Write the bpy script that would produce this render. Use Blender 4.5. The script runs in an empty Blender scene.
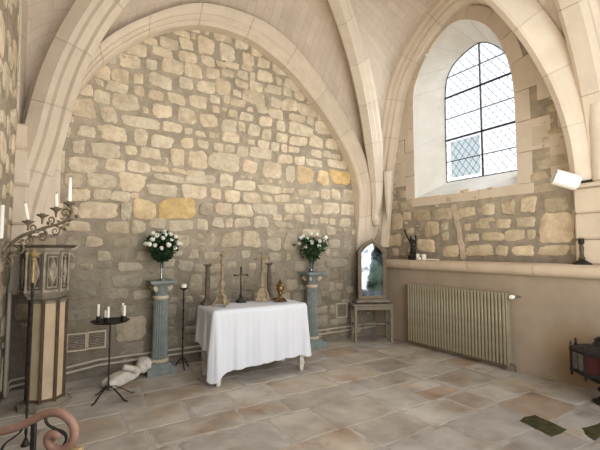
import bpy, bmesh, math, random
from mathutils import Vector, Matrix, noise
random.seed(11)
V = Vector
PI = math.pi
scene = bpy.context.scene
col = scene.collection
def R(d): return math.radians(d)

# ------------------------------------------------------------------ materials
def mat(name, c1, c2=None, rough=.8, scale=6., metal=0., bump=.25, bscale=30., detail=6., spec=.3, c3=None, trans=0.):
    """procedural: two noises mix c1/c2(/c3), multiplied by the mesh colour attribute, plus noise bump"""
    m = bpy.data.materials.new(name); m.use_nodes = True
    nt = m.node_tree; N = nt.nodes; L = nt.links
    b = N['Principled BSDF']
    b.inputs['Roughness'].default_value = rough
    b.inputs['Metallic'].default_value = metal
    b.inputs['Specular IOR Level'].default_value = spec
    tc = N.new('ShaderNodeTexCoord')
    nz = N.new('ShaderNodeTexNoise'); nz.inputs['Scale'].default_value = scale; nz.inputs['Detail'].default_value = detail
    nz.inputs['Roughness'].default_value = .65
    L.new(tc.outputs['Object'], nz.inputs['Vector'])
    rp = N.new('ShaderNodeValToRGB')
    c2 = c2 or tuple(v*.75 for v in c1)
    rp.color_ramp.elements[0].position = .32; rp.color_ramp.elements[0].color = (*c2, 1)
    rp.color_ramp.elements[1].position = .66; rp.color_ramp.elements[1].color = (*c1, 1)
    if c3:
        e = rp.color_ramp.elements.new(.42); e.color = (*c3, 1)
    L.new(nz.outputs['Fac'], rp.inputs['Fac'])
    at = N.new('ShaderNodeAttribute'); at.attribute_name = 'Col'
    mx = N.new('ShaderNodeMix'); mx.data_type = 'RGBA'; mx.blend_type = 'MULTIPLY'; mx.inputs['Factor'].default_value = 1
    L.new(rp.outputs['Color'], mx.inputs['A']); L.new(at.outputs['Color'], mx.inputs['B'])
    L.new(mx.outputs['Result'], b.inputs['Base Color'])
    if bump:
        n2 = N.new('ShaderNodeTexNoise'); n2.inputs['Scale'].default_value = bscale; n2.inputs['Detail'].default_value = 5
        L.new(tc.outputs['Object'], n2.inputs['Vector'])
        bp = N.new('ShaderNodeBump'); bp.inputs['Strength'].default_value = bump; bp.inputs['Distance'].default_value = .02
        L.new(n2.outputs['Fac'], bp.inputs['Height']); L.new(bp.outputs['Normal'], b.inputs['Normal'])
    return m

def web_mat():
    m = mat('vault blocks', (.74,.635,.535), (.64,.545,.46), rough=.9, scale=2.2, bump=.2)
    nt = m.node_tree; N = nt.nodes; L = nt.links; b = N['Principled BSDF']
    uv = N.new('ShaderNodeUVMap'); uv.uv_map = 'UVMap'
    br = N.new('ShaderNodeTexBrick'); br.inputs['Scale'].default_value = 1
    br.inputs['Brick Width'].default_value = .42; br.inputs['Row Height'].default_value = .135
    br.inputs['Mortar Size'].default_value = .006; br.inputs['Mortar Smooth'].default_value = .4
    br.inputs['Color1'].default_value = (1,1,1,1); br.inputs['Color2'].default_value = (.9,.89,.87,1); br.inputs['Mortar'].default_value = (.80,.77,.74,1)
    nz = N.new('ShaderNodeTexNoise'); nz.inputs['Scale'].default_value = 3.
    ma = N.new('ShaderNodeVectorMath'); ma.operation = 'SCALE'; ma.inputs['Scale'].default_value = .05
    ad = N.new('ShaderNodeVectorMath'); ad.operation = 'ADD'
    L.new(uv.outputs['UV'], nz.inputs['Vector']); L.new(nz.outputs['Color'], ma.inputs[0])
    L.new(uv.outputs['UV'], ad.inputs[0]); L.new(ma.outputs['Vector'], ad.inputs[1]); L.new(ad.outputs['Vector'], br.inputs['Vector'])
    src = b.inputs['Base Color'].links[0].from_socket
    mx = N.new('ShaderNodeMix'); mx.data_type = 'RGBA'; mx.blend_type = 'MULTIPLY'; mx.inputs['Factor'].default_value = .9
    L.new(src, mx.inputs['A']); L.new(br.outputs['Color'], mx.inputs['B']); L.new(mx.outputs['Result'], b.inputs['Base Color'])
    return m

def glass_mat(name, tint, rough=.0, mixf=.12, gloss=True):
    m = bpy.data.materials.new(name); m.use_nodes = True
    nt = m.node_tree; N = nt.nodes; L = nt.links
    N.remove(N['Principled BSDF'])
    t = N.new('ShaderNodeBsdfTransparent'); t.inputs['Color'].default_value = (*tint, 1)
    g = N.new('ShaderNodeBsdfGlossy'); g.inputs['Roughness'].default_value = rough + .02
    x = N.new('ShaderNodeMixShader')
    tc = N.new('ShaderNodeTexCoord'); nz = N.new('ShaderNodeTexNoise'); nz.inputs['Scale'].default_value = 9
    mr = N.new('ShaderNodeMapRange'); mr.inputs['To Min'].default_value = mixf*.5; mr.inputs['To Max'].default_value = mixf*1.5
    L.new(tc.outputs['Object'], nz.inputs['Vector']); L.new(nz.outputs['Fac'], mr.inputs['Value']); L.new(mr.outputs['Result'], x.inputs['Fac'])
    L.new(t.outputs[0], x.inputs[1]); L.new(g.outputs[0], x.inputs[2]); L.new(x.outputs[0], N['Material Output'].inputs['Surface'])
    return m

def mirror_mat():
    m = bpy.data.materials.new('old mirror glass'); m.use_nodes = True
    nt = m.node_tree; N = nt.nodes; L = nt.links; b = N['Principled BSDF']
    b.inputs['Metallic'].default_value = 1
    tc = N.new('ShaderNodeTexCoord'); nz = N.new('ShaderNodeTexNoise'); nz.inputs['Scale'].default_value = 5
    L.new(tc.outputs['Object'], nz.inputs['Vector'])
    rp = N.new('ShaderNodeValToRGB'); rp.color_ramp.elements[0].color = (.07,.09,.12,1); rp.color_ramp.elements[1].color = (.33,.39,.47,1)
    rp.color_ramp.elements[0].position = .35; rp.color_ramp.elements[1].position = .55
    L.new(nz.outputs['Fac'], rp.inputs['Fac']); L.new(rp.outputs['Color'], b.inputs['Base Color'])
    b.inputs['Roughness'].default_value = .06
    bp = N.new('ShaderNodeBump'); bp.inputs['Strength'].default_value = .12; bp.inputs['Distance'].default_value = .01
    L.new(nz.outputs['Fac'], bp.inputs['Height']); L.new(bp.outputs['Normal'], b.inputs['Normal'])
    return m

M = dict(
 stone=mat('rubble stone', (.73,.63,.495), (.50,.415,.31), rough=.95, scale=8, bump=.7, bscale=22),
 mortar=mat('rubble mortar', (.40,.34,.27), (.26,.22,.175), rough=1, scale=7, bump=.6, bscale=60),
 dressed=mat('dressed limestone', (.74,.645,.53), (.65,.56,.455), rough=.9, scale=3, bump=.25, bscale=25),
 splay=mat('whitewashed splay', (.80,.79,.75), (.70,.69,.64), rough=.85, scale=4, bump=.15),
 web=web_mat(),
 plaster=mat('dado plaster', (.40,.325,.245), (.33,.265,.20), rough=.95, scale=2.2, bump=.15, bscale=40),
 ledge=mat('ledge stone', (.58,.48,.37), (.48,.395,.30), rough=.85, scale=3, bump=.2),
 flag=mat('flagstone', (.45,.42,.38), (.27,.22,.175), rough=.62, scale=2.6, bump=.35, bscale=14, spec=.35, c3=(.37,.335,.295), detail=12),
 joint=mat('floor joint', (.43,.40,.36), (.32,.285,.245), rough=.9, scale=9, bump=.4),
 moss=mat('moss', (.085,.075,.028), (.035,.034,.016), rough=1, scale=14, bump=.8, bscale=70),
 white_cloth=mat('white linen', (.61,.64,.70), (.58,.61,.67), rough=.95, scale=3, bump=.1, bscale=200),
 white_paint=mat('chipped white paint', (.62,.60,.55), (.40,.36,.30), rough=.7, scale=12, bump=.2),
 blue_paint=mat('blue grey paint', (.215,.245,.235), (.14,.16,.155), rough=.75, scale=9, bump=.25),
 cream_paint=mat('cream paint', (.55,.48,.36), (.42,.36,.26), rough=.7, scale=8, bump=.15),
 panel=mat('yellowed cream panel', (.56,.45,.305), (.44,.345,.22), rough=.7, scale=4, bump=.12),
 brown_wood=mat('brown wood', (.105,.066,.04), (.06,.036,.022), rough=.7, scale=9, bump=.2),
 grey_wood=mat('grey worn wood', (.27,.235,.185), (.17,.145,.11), rough=.8, scale=11, bump=.3),
 pale_wood=mat('pale worn carved wood', (.40,.35,.28), (.22,.185,.14), rough=.85, scale=16, bump=.4),
 dark_wood=mat('dark turned wood', (.13,.10,.075), (.07,.05,.038), rough=.7, scale=14, bump=.3),
 gilt=mat('worn gilt', (.46,.33,.16), (.23,.165,.09), rough=.5, scale=18, metal=.35, bump=.3),
 giltpale=mat('faded gilt wood', (.47,.38,.245), (.24,.185,.12), rough=.65, scale=20, metal=.1, bump=.4),
 iron=mat('wrought iron', (.045,.04,.037), (.022,.02,.018), rough=.6, scale=16, metal=.5, bump=.3),
 rust_iron=mat('bronzed iron', (.25,.20,.145), (.14,.11,.08), rough=.65, scale=18, metal=.4, bump=.3),
 brass=mat('brass', (.25,.17,.065), (.08,.055,.025), rough=.42, scale=40, metal=.8, bump=.1),
 silver=mat('dull metal', (.32,.30,.27), (.2,.185,.16), rough=.4, scale=10, metal=.8, bump=.1),
 wax=mat('white wax', (.86,.84,.78), (.80,.77,.70), rough=.5, scale=8, bump=.03),
 wick=mat('wick', (.03,.025,.02), (.02,.02,.02), rough=.9, bump=0),
 radiator=mat('olive radiator paint', (.33,.29,.20), (.255,.22,.145), rough=.45, scale=8, bump=.05, spec=.4),
 rad_side=mat('rusty radiator side', (.17,.115,.065), (.11,.07,.04), rough=.7, scale=14, bump=.2),
 whiteplastic=mat('white plastic', (.88,.87,.84), (.84,.83,.80), rough=.4, scale=4, bump=.02),
 pipe=mat('painted pipe', (.46,.41,.34), (.37,.325,.265), rough=.5, scale=7, bump=.05),
 vent=mat('vent grille paint', (.30,.255,.20), (.235,.2,.155), rough=.7, scale=20, bump=.2),
 ventframe=mat('vent frame paint', (.56,.49,.39), (.47,.41,.32), rough=.6, scale=12, bump=.1),
 leaf=mat('dark green leaves', (.028,.062,.022), (.012,.03,.012), rough=.6, scale=14, bump=0),
 rose=mat('white petals', (.86,.86,.80), (.74,.76,.66), rough=.7, scale=20, bump=.1),
 plasterwhite=mat('old white plaster', (.64,.61,.55), (.45,.42,.37), rough=.9, scale=8, bump=.3),
 handrail=mat('terracotta paint', (.33,.185,.135), (.25,.135,.10), rough=.5, scale=10, bump=.1),
 vaseglass=glass_mat('vase glass', (.62,.72,.78), .03, .3),
 winglass=glass_mat('window glass', (.96,.98,1.), .02, .05),
 tintglass=glass_mat('bluish window glass', (.50,.56,.58), .05, .05),
 lampglass=glass_mat('old lantern glass', (.62,.62,.58), .1, .3),
 redglass=mat('dark red lantern glass', (.085,.02,.018), (.05,.012,.012), rough=.25, scale=6, bump=.05),
 mirror=mirror_mat(),
 oldgilt=mat('tarnished gilt wood', (.36,.285,.185), (.16,.125,.08), rough=.65, scale=24, metal=.1, bump=.5),
 mirror_frame=mat('aged grey gilt', (.26,.215,.15), (.14,.11,.075), rough=.6, scale=18, metal=.1, bump=.3),
 bark=mat('bark', (.11,.08,.05), rough=1),
 tree_leaf=mat('garden leaves', (.05,.12,.03), (.02,.05,.012), rough=.8, scale=2, bump=.1),
 lawn=mat('grass', (.20,.24,.12), (.13,.16,.07), rough=1, scale=3),
 black=mat('black bulb well', (.5,.48,.44), rough=.5, bump=0),
)

# ------------------------------------------------------------------ mesh builder
class MB:
    def __init__(s):
        s.bm = bmesh.new(); s.cl = s.bm.loops.layers.float_color.new('Col'); s.uv = None
        s.c = (1,1,1,1); s.T = Matrix.Identity(4); s.mi = 0
    def color(s, *c):
        if len(c) == 1: c = (c[0],)*3
        s.c = (*c, 1); return s
    def add(s, vs, fs, cols=None, uvs=None):
        if uvs is not None and s.uv is None: s.uv = s.bm.loops.layers.uv.new('UVMap')
        bv = [s.bm.verts.new(s.T @ V(v)) for v in vs]
        for i, f in enumerate(fs):
            try: fc = s.bm.faces.new([bv[k] for k in f])
            except ValueError: continue
            fc.material_index = s.mi
            for l, k in zip(fc.loops, f):
                l[s.cl] = s.c if cols is None else (*cols[k], 1)
                if uvs is not None: l[s.uv].uv = uvs[k]
        return s
    def box(s, lo, hi, b=.004, rot=None, about=None):
        lo = V(lo); hi = V(hi); c = (lo+hi)/2; h = (hi-lo)/2
        b = min(b, min(h)*.45)
        pts = []; idx = {}
        for sx in (-1,1):
            for sy in (-1,1):
                for sz in (-1,1):
                    for a in range(3):
                        d = [h.x-b, h.y-b, h.z-b]; d[a] = h[a]
                        idx[(sx,sy,sz,a)] = len(pts); pts.append(V((sx*d[0], sy*d[1], sz*d[2])))
        fs = []
        S = (-1,1)
        for a in range(3):
            o = [i for i in range(3) if i != a]
            for sg in S:
                f = []
                for p, q in ((-1,-1),(1,-1),(1,1),(-1,1)):
                    k = [0,0,0]; k[a] = sg; k[o[0]] = p; k[o[1]] = q
                    f.append(idx[(*k, a)])
                fs.append(f)
            # edges parallel to a
            for p in S:
                for q in S:
                    def kk(sa, ax):
                        k = [0,0,0]; k[a] = sa; k[o[0]] = p; k[o[1]] = q; return idx[(*k, ax)]
                    fs.append([kk(-1,o[0]), kk(1,o[0]), kk(1,o[1]), kk(-1,o[1])])
        for sx in S:
            for sy in S:
                for sz in S: fs.append([idx[(sx,sy,sz,a)] for a in range(3)])
        if rot is not None: pts = [rot @ p for p in pts]
        return s.add([p+c for p in pts], fs)
    def prism(s, poly, z0, z1, poly1=None):
        n = len(poly); poly1 = poly1 or poly
        vs = [(x,y,z0) for x,y in poly]+[(x,y,z1) for x,y in poly1]
        return s.add(vs, [list(range(n))[::-1], list(range(n,2*n))]+[[i,(i+1)%n,n+(i+1)%n,n+i] for i in range(n)])
    def lathe(s, prof, c=(0,0,0), seg=20, flute=0, fd=.0, rot=None):
        c = V(c); vs = []; fs = []
        n = len(prof)
        for r, z in prof:
            for k in range(seg):
                a = 2*PI*k/seg
                rr = r
                if flute: rr = r*(1-fd*(k % 2))
                p = V((rr*math.cos(a), rr*math.sin(a), z))
                if rot is not None: p = rot @ p
                vs.append(p+c)
        for i in range(n-1):
            for k in range(seg):
                fs.append([i*seg+k, i*seg+(k+1)%seg, (i+1)*seg+(k+1)%seg, (i+1)*seg+k])
        fs.append(list(range(seg))[::-1]); fs.append([(n-1)*seg+k for k in range(seg)])
        return s.add(vs, fs)
    def tube(s, path, r, seg=8, flat=None, closed=False):
        path = [V(p) for p in path]; n = len(path)
        rs = r if isinstance(r, (list,tuple)) else [r]*n
        vs = []; fs = []; prev = None
        for i in range(n):
            if closed: t = (path[(i+1)%n]-path[i-1])
            else: t = path[min(i+1,n-1)]-path[max(i-1,0)]
            t.normalize()
            if prev is None:
                u = V((0,0,1)) if abs(t.z) < .9 else V((1,0,0))
                u = (u-t*u.dot(t)).normalized()
            else:
                u = (prev-t*prev.dot(t)).normalized()
            prev = u; w = t.cross(u)
            for k in range(seg):
                a = 2*PI*k/seg
                fx = flat or (1,1)
                vs.append(path[i]+u*math.cos(a)*rs[i]*fx[0]+w*math.sin(a)*rs[i]*fx[1])
        for i in range(n if closed else n-1):
            j = (i+1) % n
            for k in range(seg):
                fs.append([i*seg+k, i*seg+(k+1)%seg, j*seg+(k+1)%seg, j*seg+k])
        if not closed:
            fs.append(list(range(seg))[::-1]); fs.append([(n-1)*seg+k for k in range(seg)])
        return s.add(vs, fs)
    def ball(s, c, r, seg=12, rings=7, sc=(1,1,1), rough=0, seed=0):
        c = V(c); vs = [c+V((0,0,-r*sc[2]))]; fs = []
        for i in range(1, rings):
            a = PI*i/rings-PI/2
            for k in range(seg):
                b = 2*PI*k/seg
                d = V((math.cos(a)*math.cos(b), math.cos(a)*math.sin(b), math.sin(a)))
                q = r*(1+rough*noise.noise(d*2.3+V((seed*3.1,seed,0))))
                vs.append(c+V((d.x*sc[0]*q, d.y*sc[1]*q, d.z*sc[2]*q)))
        vs.append(c+V((0,0,r*sc[2])))
        for k in range(seg): fs.append([0, 1+(k+1)%seg, 1+k])
        for i in range(rings-2):
            for k in range(seg):
                fs.append([1+i*seg+k, 1+i*seg+(k+1)%seg, 1+(i+1)*seg+(k+1)%seg, 1+(i+1)*seg+k])
        l = 1+(rings-2)*seg
        for k in range(seg): fs.append([l+k, l+(k+1)%seg, len(vs)-1])
        return s.add(vs, fs)
    def sweep(s, path, sides, ups, prof, joints=None, vary=.06, scl=None):
        """closed profile (a along side, b along up) swept on path; joints = ring indices where a fine groove and new block colour start"""
        n = len(prof); rings = []; cols = []
        c0 = 1.
        def ring(i, k=1.):
            cb = sum(b for a,b in prof)/n
            q = scl[i] if scl else 1.
            return [path[i]+sides[i]*a*k*q+ups[i]*(cb+(b-cb)*k)*q for a,b in prof]
        for i in range(len(path)):
            if joints and i in joints:
                t = (path[min(i+1,len(path)-1)]-path[max(i-1,0)]).normalized()*.005
                r0 = ring(i); g = ring(i,.965)
                rings += [[p-t for p in r0], [p-t*.6 for p in g]]; cols += [c0, c0*.72]
                c0 = 1+random.uniform(-vary,vary)
                rings += [[p+t*.6 for p in g], [p+t for p in r0]]; cols += [c0*.72, c0]
            else:
                rings.append(ring(i)); cols.append(c0)
        vs = [p for r in rings for p in r]
        cc = [(q*1.0,q*.995,q*.985) for q in cols for _ in range(n)]
        fs = []
        for i in range(len(rings)-1):
            for k in range(n):
                fs.append([i*n+k, i*n+(k+1)%n, (i+1)*n+(k+1)%n, (i+1)*n+k])
        fs.append(list(range(n))); fs.append([(len(rings)-1)*n+k for k in range(n)][::-1])
        return s.add(vs, fs, cols=cc)
    def build(s, name, m, parent=None, loc=None, smooth=True, ang=38, rotz=None, normals=True):
        if normals: bmesh.ops.recalc_face_normals(s.bm, faces=s.bm.faces[:])
        if smooth:
            for f in s.bm.faces: f.smooth = True
            lim = R(ang)
            for e in s.bm.edges:
                e.smooth = len(e.link_faces) == 2 and e.calc_face_angle(0) < lim
        me = bpy.data.meshes.new(name); s.bm.to_mesh(me); s.bm.free()
        for q in (m if isinstance(m, (list,tuple)) else [m]): me.materials.append(M[q] if isinstance(q,str) else q)
        o = bpy.data.objects.new(name, me); col.objects.link(o)
        if parent: o.parent = parent
        if loc is not None: o.location = loc
        if rotz is not None: o.rotation_euler.z = rotz
        return o

def tag(o, label=None, cat=None, group=None, kind=None):
    if label: o['label'] = label
    if cat: o['category'] = cat
    if group: o['group'] = group
    if kind: o['kind'] = kind
    return o
def thing(name, label, cat, loc=(0,0,0), rz=0, group=None):
    o = bpy.data.objects.new(name, None); col.objects.link(o); o.empty_display_size = .1
    o.location = loc; o.rotation_euler.z = rz
    return tag(o, label, cat, group)
def copy_tree(o, parent=None):
    c = o.copy(); col.objects.link(c)
    if parent: c.parent = parent
    for ch in list(o.children): copy_tree(ch, c)
    return c
def struct(mb, name, m, parent=None, **k):
    o = mb.build(name, m, parent, **k)
    if parent is None: tag(o, kind='structure')
    return o
def catmull(pts, n=8):
    pts = [V(p) for p in pts]; out = []
    P = [pts[0]*2-pts[1]]+pts+[pts[-1]*2-pts[-2]]
    for i in range(1, len(P)-2):
        a,b,c,d = P[i-1:i+3]
        for k in range(n):
            t = k/n
            out.append(.5*((2*b)+(c-a)*t+(2*a-5*b+4*c-d)*t*t+(3*b-a-3*c+d)*t**3))
    out.append(pts[-1]); return out
def resample(pts, n):
    L = [0]
    for a,b in zip(pts, pts[1:]): L.append(L[-1]+(b-a).length)
    out = []; j = 0
    for k in range(n):
        d = L[-1]*k/(n-1)
        while j < len(L)-2 and L[j+1] < d: j += 1
        t = (d-L[j])/max(1e-9, L[j+1]-L[j]); out.append(pts[j].lerp(pts[j+1], min(1,max(0,t))))
    return out

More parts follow.
